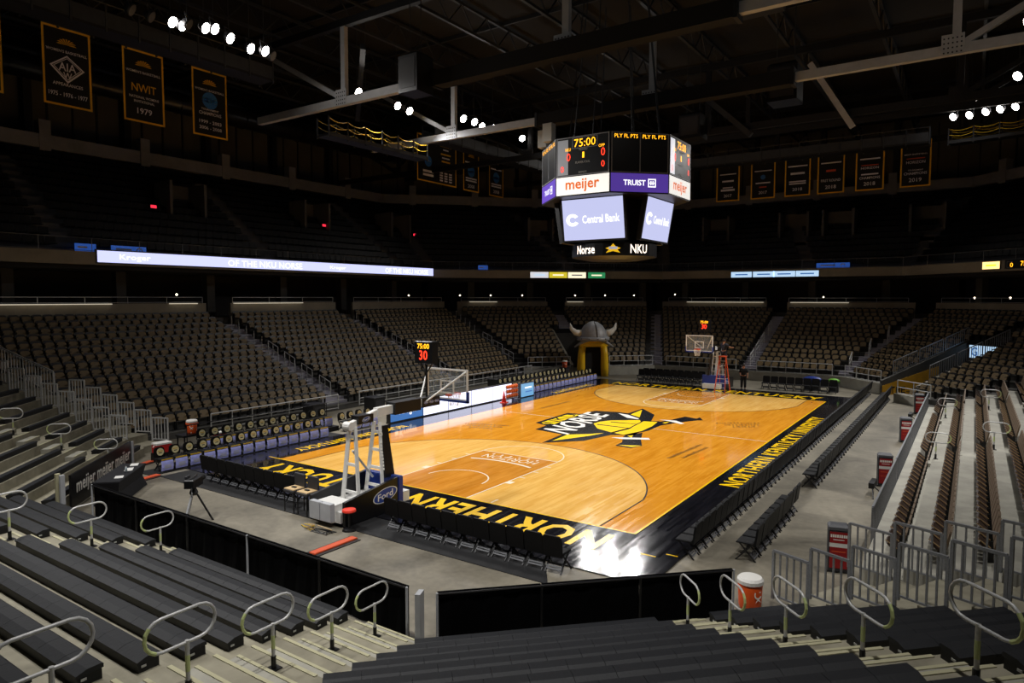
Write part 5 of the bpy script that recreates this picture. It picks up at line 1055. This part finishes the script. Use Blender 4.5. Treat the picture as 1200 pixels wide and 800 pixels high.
MB().poly([(-.36, .02, .02), (-.12, .1, .02), (0, .24, .02), (.12, .1, .02), (.36, .02, .02), (.2, -.05, .02), (.34, -.2, .02), (0, -.12, .02), (-.34, -.2, .02), (-.2, -.05, .02)], F).build('ring_emblem', 'logo_glow_y', sb); MB().rect(.4, .13, F, 0, .03, .03).build('ring_emblem', 'logo_glow_w', sb)
for i in range(8): MB().tube([(2.4*math.cos(PI/4*i), 2.4*math.sin(PI/4*i), 13.85+Z0), (1.6*math.cos(PI/4*i), 1.6*math.sin(PI/4*i), 21.3+Z0)], .03, 5).build('hoist_cable', 'steel_mid', sb)
for s, (x, y) in enumerate(((-3.1, -1.7), (-2.2, -2.7))): MB().box(x-.25, x+.25, y-.2, y+.2, 13.95+Z0, 14.8+Z0).build('top_speaker', 'tag_white', sb)

# ================================================================ BANNERS
def lotus(b, T, cx, cy, s):
    for i in range(9):
        a = PI*(i/8); b.poly([(cx, cy, .006), (cx+s*math.cos(a-.12)*.75, cy+s*.55*math.sin(a-.12)+.02, .006), (cx+s*math.cos(a), cy+s*.62*math.sin(a), .006), (cx+s*math.cos(a+.12)*.75, cy+s*.55*math.sin(a+.12)+.02, .006)], T)
def banner(loc, rz, w_, h, lines, label, group):
    t = thing('hanging_banner', label, 'banner', loc, rz, group); F = frame((0, 0, -h/2), (1, 0, 0), (0, 0, 1))
    cl = MB(); cl.box(-w_/2, w_/2, -h/2, h/2, -.02, 0, F); c_ = cl.build('cloth', 'banner_black', t)
    MB().rim(w_, h, .11, F, 0, 0, .004).build('gold_border', 'banner_gold', t)
    MB().tube([(-w_/2, 0, .03), (w_/2, 0, .03)], .03, 6).build('hanging_rod', 'steel_mid', t)
    for q in (-.4, .4): MB().tube([(w_*q, 0, .03), (w_*q, 0, 23.59-loc[2])], .012, 4).build('cable', 'steel_mid', t)
    for item in lines:
        if item[0] == 'lotus': b = MB(); lotus(b, F, 0, item[1]*h, .42*w_*.5); b.build('flower_emblem', 'banner_gold', t); continue
        if item[0] == 'disc': b = MB(); b.disc(item[2]*w_, F, 18, item[3]*w_ if len(item) > 3 else 0, item[1]*h, .006); b.build('round_emblem', 'banner_blue', t); continue
        if item[0] == 'diamond':
            b = MB(); q = w_*.36; cy = item[1]*h
            for r0, r1 in ((1., .86), (.8, .74)):
                o_ = [(-q*r0, cy), (0, cy-q*r0*.95), (q*r0, cy), (0, cy+q*r0*.75)]; i_ = [(-q*r1, cy), (0, cy-q*r1*.95), (q*r1, cy), (0, cy+q*r1*.75)]
                b.add([(x, y, .006) for x, y in o_+i_], [(k, (k+1) % 4, 4+(k+1) % 4, 4+k) for k in range(4)], F)
            b.text('AIA', q*1.0, q*.5, F, 0, cy+.02, .006, .01); b.text('W', q*.5, q*.42, F, 0, cy-q*.5, .006, .01); b.build('diamond_emblem', 'banner_text', t); continue
        if item[0] == 'bars':
            b = MB()
            for r in range(item[4]): b.rect(item[2]*w_, item[3]*h, F, item[5]*w_ if len(item) > 5 else 0, (item[1]-r*item[3]*1.6)*h, .006)
            b.build('small_print', item[6] if len(item) > 6 else 'banner_text', t); continue
        tx, cy, ww, hh, mm = item[:5]; MB().text(tx, ww*w_, hh*h, F, 0, cy*h, .006, .008).build('lettering', mm, t)
    return t
G, TX = 'banner_gold', 'banner_text'
WB = ("WOMEN'S BASKETBALL", .2, .84, .035, TX)
LB = [(-17.9, [('lotus', .3), WB, ('bars', -.2, .6, .03, 4)], 'black gold-edged banner cut by the photo edge'),
      (-13.7, [('lotus', .29), WB, ('diamond', -.0), ('APPEARANCES', -.22, .62, .04, TX), ('1975 - 1976 - 1977', -.35, .8, .055, TX)], 'banner with diamond emblem lettered APPEARANCES 1975 1976 1977'),
      (-9.6, [('lotus', .29), WB, ('NWIT', -.02, .6, .11, G), ('NATIONAL WOMENS', -.15, .72, .035, TX), ('INVITATIONAL', -.21, .5, .035, TX), ('1979', -.34, .36, .08, TX)], 'banner lettered NWIT 1979 in gold'),
      (-5.4, [('lotus', .29), WB, ('disc', .05, .22), ('GLVC', .05, .4, .07, TX), ('TOURNAMENT', -.09, .5, .03, TX), ('CHAMPIONS', -.15, .64, .05, TX), ('1999 - 2003', -.28, .64, .05, TX), ('2006 - 2008', -.37, .64, .05, TX)], 'banner with blue round emblem lettered CHAMPIONS')]
for y, ln, lb in LB: banner((-26, y, 20.9), PI/2, 2.4, 4.15, ln, lb, 'left-hand banners')
banner((-24, 14.6, 20.25), PI/2, 5.2, 3.9, [('disc', -.05, .09, -.23), ('bars', -.05, .12, .03, 1, -.23), ('bars', -.27, .26, .05, 2, -.23), ('bars', .36, .3, .035, 1, .22, G), ('bars', .28, .14, .03, 1, .22), ('bars', .18, .26, .035, 1, .22, G), ('bars', .10, .2, .03, 1, .22), ('bars', .02, .22, .035, 1, .22, G), ('bars', -.15, .2, .035, 1, .22, G), ('bars', -.24, .08, .035, 4, .1), ('bars', -.24, .08, .035, 4, .22), ('bars', -.24, .08, .035, 4, .34)], 'wide black tournament banner with blue disc behind the pale truss', 'corner banners')
for y, lb in ((19.4, 'narrow banner with blue disc, next to the wide tournament banner'), (23.4, 'narrow banner with blue disc, farthest from the wide tournament banner')):
    banner((-24, y, 20.2), PI/2, 2.35, 3.9, [('lotus', .3), ('bars', .17, .75, .03, 1), ('disc', -.03, .22), ('bars', -.04, .3, .04, 1), ('bars', -.2, .7, .035, 2), ('2008', -.38, .42, .08, TX)], lb, 'corner banners')
FB = [(-4.03, [('bars', .17, .7, .025, 1), ('bars', -.0, .5, .04, 1), ('bars', -.16, .45, .025, 1), ('bars', -.22, .6, .05, 1), ('2017', -.36, .34, .07, TX)], 'dim far banner lettered 2017, first of six from the scoreboard'),
      (-.92, [('bars', .17, .7, .025, 1), ('disc', .02, .1), ('bars', -.12, .6, .03, 1), ('bars', -.22, .3, .03, 1, 0, 'banner_red'), ('2017', -.35, .34, .07, TX)], 'dim far banner, second of six from the scoreboard'),
      (1.98, [('bars', .2, .75, .03, 1), ('bars', .03, .55, .05, 1), ('bars', -.16, .65, .03, 2), ('2018', -.34, .38, .07, TX)], 'dim far banner lettered 2018, third of six from the scoreboard'),
      (4.63, [('bars', .2, .75, .03, 1), ('bars', .02, .36, .05, 1, 0, 'banner_red'), ('FIRST ROUND', -.2, .72, .06, TX), ('2018', -.35, .4, .08, TX)], 'far banner lettered FIRST ROUND with small red mark'),
      (7.56, [('bars', .2, .7, .03, 1), ('bars', .06, .6, .02, 1, 0, 'banner_red'), ('HORIZON', -.0, .62, .05, TX), ('bars', -.14, .6, .03, 1), ('CHAMPIONS', -.22, .72, .055, TX), ('2018', -.35, .4, .08, TX)], 'far banner lettered HORIZON CHAMPIONS 2018'),
      (10.8, [("MEN'S BASKETBALL", .2, .75, .03, TX), ('bars', .11, .6, .02, 1, 0, 'banner_red'), ('HORIZON', .03, .62, .06, TX), ('TOURNAMENT', -.14, .5, .03, TX), ('CHAMPIONS', -.21, .76, .06, TX), ('2019', -.35, .42, .085, TX)], 'brightest far banner lettered HORIZON CHAMPIONS 2019')]
for x, ln, lb in FB: banner((x, 32, 18.95), 0, 2.1, 3.65, ln, lb, 'far banners')

# ================================================================ RIBBON BOARDS, FASCIA ADVERTS, EXIT SIGNS, CONCOURSE LAMPS
t = thing('ribbon_board', 'long glowing lavender ribbon board on the balcony front', 'led board', (-25.83, -12.72, 8.36), PI/2)
MB().box(0, 28.9, 0, .1, 0, .8).build('housing', 'black_plastic', t); F = frame((0, -.004, .4), (1, 0, 0), (0, 0, 1))
MB().rect(28.7, .66, F, 14.45, 0).build('ribbon_screen', 'ribbon', t)
for tx, cx, w_, h in (('OF THE NKU NORSE', 11.2, 6.0, .42), ('OF THE NKU NORSE', 25.4, 5.4, .42), ('Kroger', 2.2, 1.8, .4), ('Kroger', 17.6, 1.6, .3)): MB().text(tx, w_, h, F, cx, -.03, .004, .01).build('ribbon_lettering', 'screen_text', t)
def fascia_ad(th, s, o, z, w_, h, m, label, txt=None, tm='led_blue'):
    t = thing('fascia_advert', label, 'led sign', W(th, s, o, z), th, 'lit adverts on the balcony front'); MB().box(-w_/2-.03, w_/2+.03, 0, .1, -.03, h+.03).build('housing', 'black_plastic', t); F = frame((0, -.004, h/2), (1, 0, 0), (0, 0, 1)); MB().rect(w_, h, F).build('lit_face', m, t)
    MB().rect(w_*.6, h*.22, F, 0, 0, .004).build('lettering', tm, t) if not txt else MB().text(txt, w_*.6, h*.5, F, 0, 0, .004).build('lettering', tm, t)
def s_on(th, o, px, py):   # where a pixel's ray meets the balcony front line
    d = FW+(px-600)/FPX*RT-(py-400)/FPX*UP; n = Vector((-math.sin(th), math.cos(th), 0)); k = (o-CAM.dot(n))/d.dot(n); p = CAM+d*k
    return p.x*math.cos(th)+p.y*math.sin(th)
for px, w_, m, lb, tm in ((632, 1.75, 'ad_white', 'small lit white advert on the balcony front by the yellow one', 'ad_sky'), (654, 1.75, 'ad_yellow', 'small lit yellow advert on the balcony front', 'ad_cream'), (676, 1.75, 'ad_cream', 'small lit cream advert between yellow and green ones', 'grey_glow'), (699, 1.7, 'ad_green', 'small lit green advert on the balcony front', 'ad_cream')):
    fascia_ad(TH['far_left'], s_on(TH['far_left'], 29.65, px, 322), 29.6, 8.32, w_, .55, m, lb, None, tm)
for i, px in enumerate((869, 895, 919, 946)): fascia_ad(0, s_on(0, 31.8, px, 321), 31.75, 8.32, 1.85, .5, 'ad_sky', 'pale blue lit advert on the far balcony front, %s of four from the scoreboard' % ('first', 'second', 'third', 'fourth')[i])
fascia_ad(TH['far_right'], s_on(TH['far_right'], 29.6, 1161, 316), 29.6, 8.45, 1.35, .5, 'ad_amber', 'amber lit advert beside the small balcony clock', None, 'digit_amber')
t = thing('balcony_clock', 'small dark balcony clock with amber digits 75:00', 'clock', W(TH['far_right'], s_on(TH['far_right'], 29.6, 1195, 314), 29.6, 8.42), TH['far_right']); MB().box(-1.1, 1.1, 0, .1, 0, .58).build('housing', 'board_face', t); F = frame((0, -.004, .29), (1, 0, 0), (0, 0, 1)); MB().text('75:00', .9, .32, F, .5, .02, .004, .01).build('digits', 'digit_amber', t); MB().text('0', .22, .3, F, -.6, -.05, .004, .01).build('digits', 'digit_amber', t); MB().rim(.4, .4, .03, F, -.75, -.02, .004).build('digit_rim', 'board_frame', t)
for px, py, th, o, w_, lb in ((100, 289, TH['left'], 26.3, 1.1, 'small blue sign on the balcony rail at the ribbon board end'), (151, 291, TH['left'], 26.3, 2.0, 'small blue sign with white arc above the ribbon board'), (566, 315, TH['far_left'], 29.9, .9, 'tiny blue sign on the corner balcony rail'), (976, 312, 0., 32.2, 2.6, 'blue banner sign on the far balcony rail')):
    s = s_on(th, o, px, py); t = thing('rail_sign', lb, 'sign', W(th, s, o, 9.03), th); MB().box(-w_/2, w_/2, -.03, .02, 0, .42).build('sign_panel', 'sign_blue', t); F = frame((0, -.034, .2), (1, 0, 0), (0, 0, 1)); MB().rect(w_*.45, .1, F, -w_*.15, .02).build('sign_print', 'tag_white', t)
    if w_ > 1.5: MB().ring(.13, .2, F, 12, w_*.3, -.05, 0, 0, PI).build('sign_arc', 'tag_white', t)
for i, (px, py, th, o) in enumerate(((180, 242, TH['left'], 31.), (380, 264, TH['left'], 31.), (486, 275, TH['left'], 31.), (185, 316, TH['left'], 31.5), (502, 327, TH['left'], 31.5), (649, 282, TH['far_left'], 35.5), (637, 329, TH['far_left'], 37.), (906, 279, 0., 37.5), (944, 278, 0., 37.5), (935, 328, 0., 38.), (771, 329, 0., 38.))):
    d = FW+(px-600)/FPX*RT-(py-400)/FPX*UP; n = Vector((-math.sin(th), math.cos(th), 0)); p = CAM+d*((o-CAM.dot(n))/d.dot(n))
    t = thing('exit_sign', 'small red lit exit sign %s' % ('on an upper deck portal' if py < 300 else 'under the balcony'), 'sign', p, th, 'exit signs on the upper deck' if py < 300 else 'exit signs under the balcony'); MB().box(-.22, .22, 0, .08, -.12, .12).build('housing', 'black_plastic', t); MB().rect(.4, .2, frame((0, -.004, 0), (1, 0, 0), (0, 0, 1))).build('lit_face', 'exit_red', t)
for i, (px, py, th, o) in enumerate(((207, 345, TH['left'], 29), (479, 346, TH['left'], 29.5), (539, 346, TH['far_left'], 34.5), (575, 346, TH['far_left'], 34.5), (612, 346, TH['far_left'], 34.5), (674, 346, TH['far_left'], 34.5), (709, 346, TH['far_left'], 34.5), (743, 346, TH['far_left'], 34.5), (791, 345, 0., 36), (965, 348, 0., 36), (1142, 349, TH['far_right'], 34.5), (1184, 349, TH['far_right'], 34.5))):
    d = FW+(px-600)/FPX*RT-(py-400)/FPX*UP; n = Vector((-math.sin(th), math.cos(th), 0)); p = CAM+d*((o-CAM.dot(n))/d.dot(n))
    t = thing('counter_lamp', 'tiny warm lamp glowing on the dark concourse counter', 'lamp', p, th, 'concourse lamps'); MB().ball((0, 0, 0), .07, 8, 6).build('bulb', 'small_lamp', t); MB().tube([(0, 0, 5.1-p.z), (0, 0, -.07)], .015, 5).build('stem', 'black_plastic', t)
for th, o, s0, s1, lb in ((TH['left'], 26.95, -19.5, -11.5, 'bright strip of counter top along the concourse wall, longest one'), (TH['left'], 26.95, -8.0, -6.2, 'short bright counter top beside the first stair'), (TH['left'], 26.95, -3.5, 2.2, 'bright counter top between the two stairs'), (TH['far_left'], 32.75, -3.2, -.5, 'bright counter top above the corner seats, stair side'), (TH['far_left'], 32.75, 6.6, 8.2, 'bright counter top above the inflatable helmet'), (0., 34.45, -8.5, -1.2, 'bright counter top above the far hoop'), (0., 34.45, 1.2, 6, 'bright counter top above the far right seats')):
    t = thing('glow_painted_counter', lb.replace('bright strip of counter top', 'counter strip with painted-in glow').replace('short bright counter top', 'short counter top with painted-in glow on the concourse wall').replace('bright counter top', 'counter top with painted-in glow on the concourse wall'), 'counter top', W(th, s0, o-.26, 6.03), th); MB().box(0, s1-s0, 0, .25, 0, .05).build('counter_slab', 'counter_glow', t)  # counter tops, no lamps: painted emission stands in for light falling on them
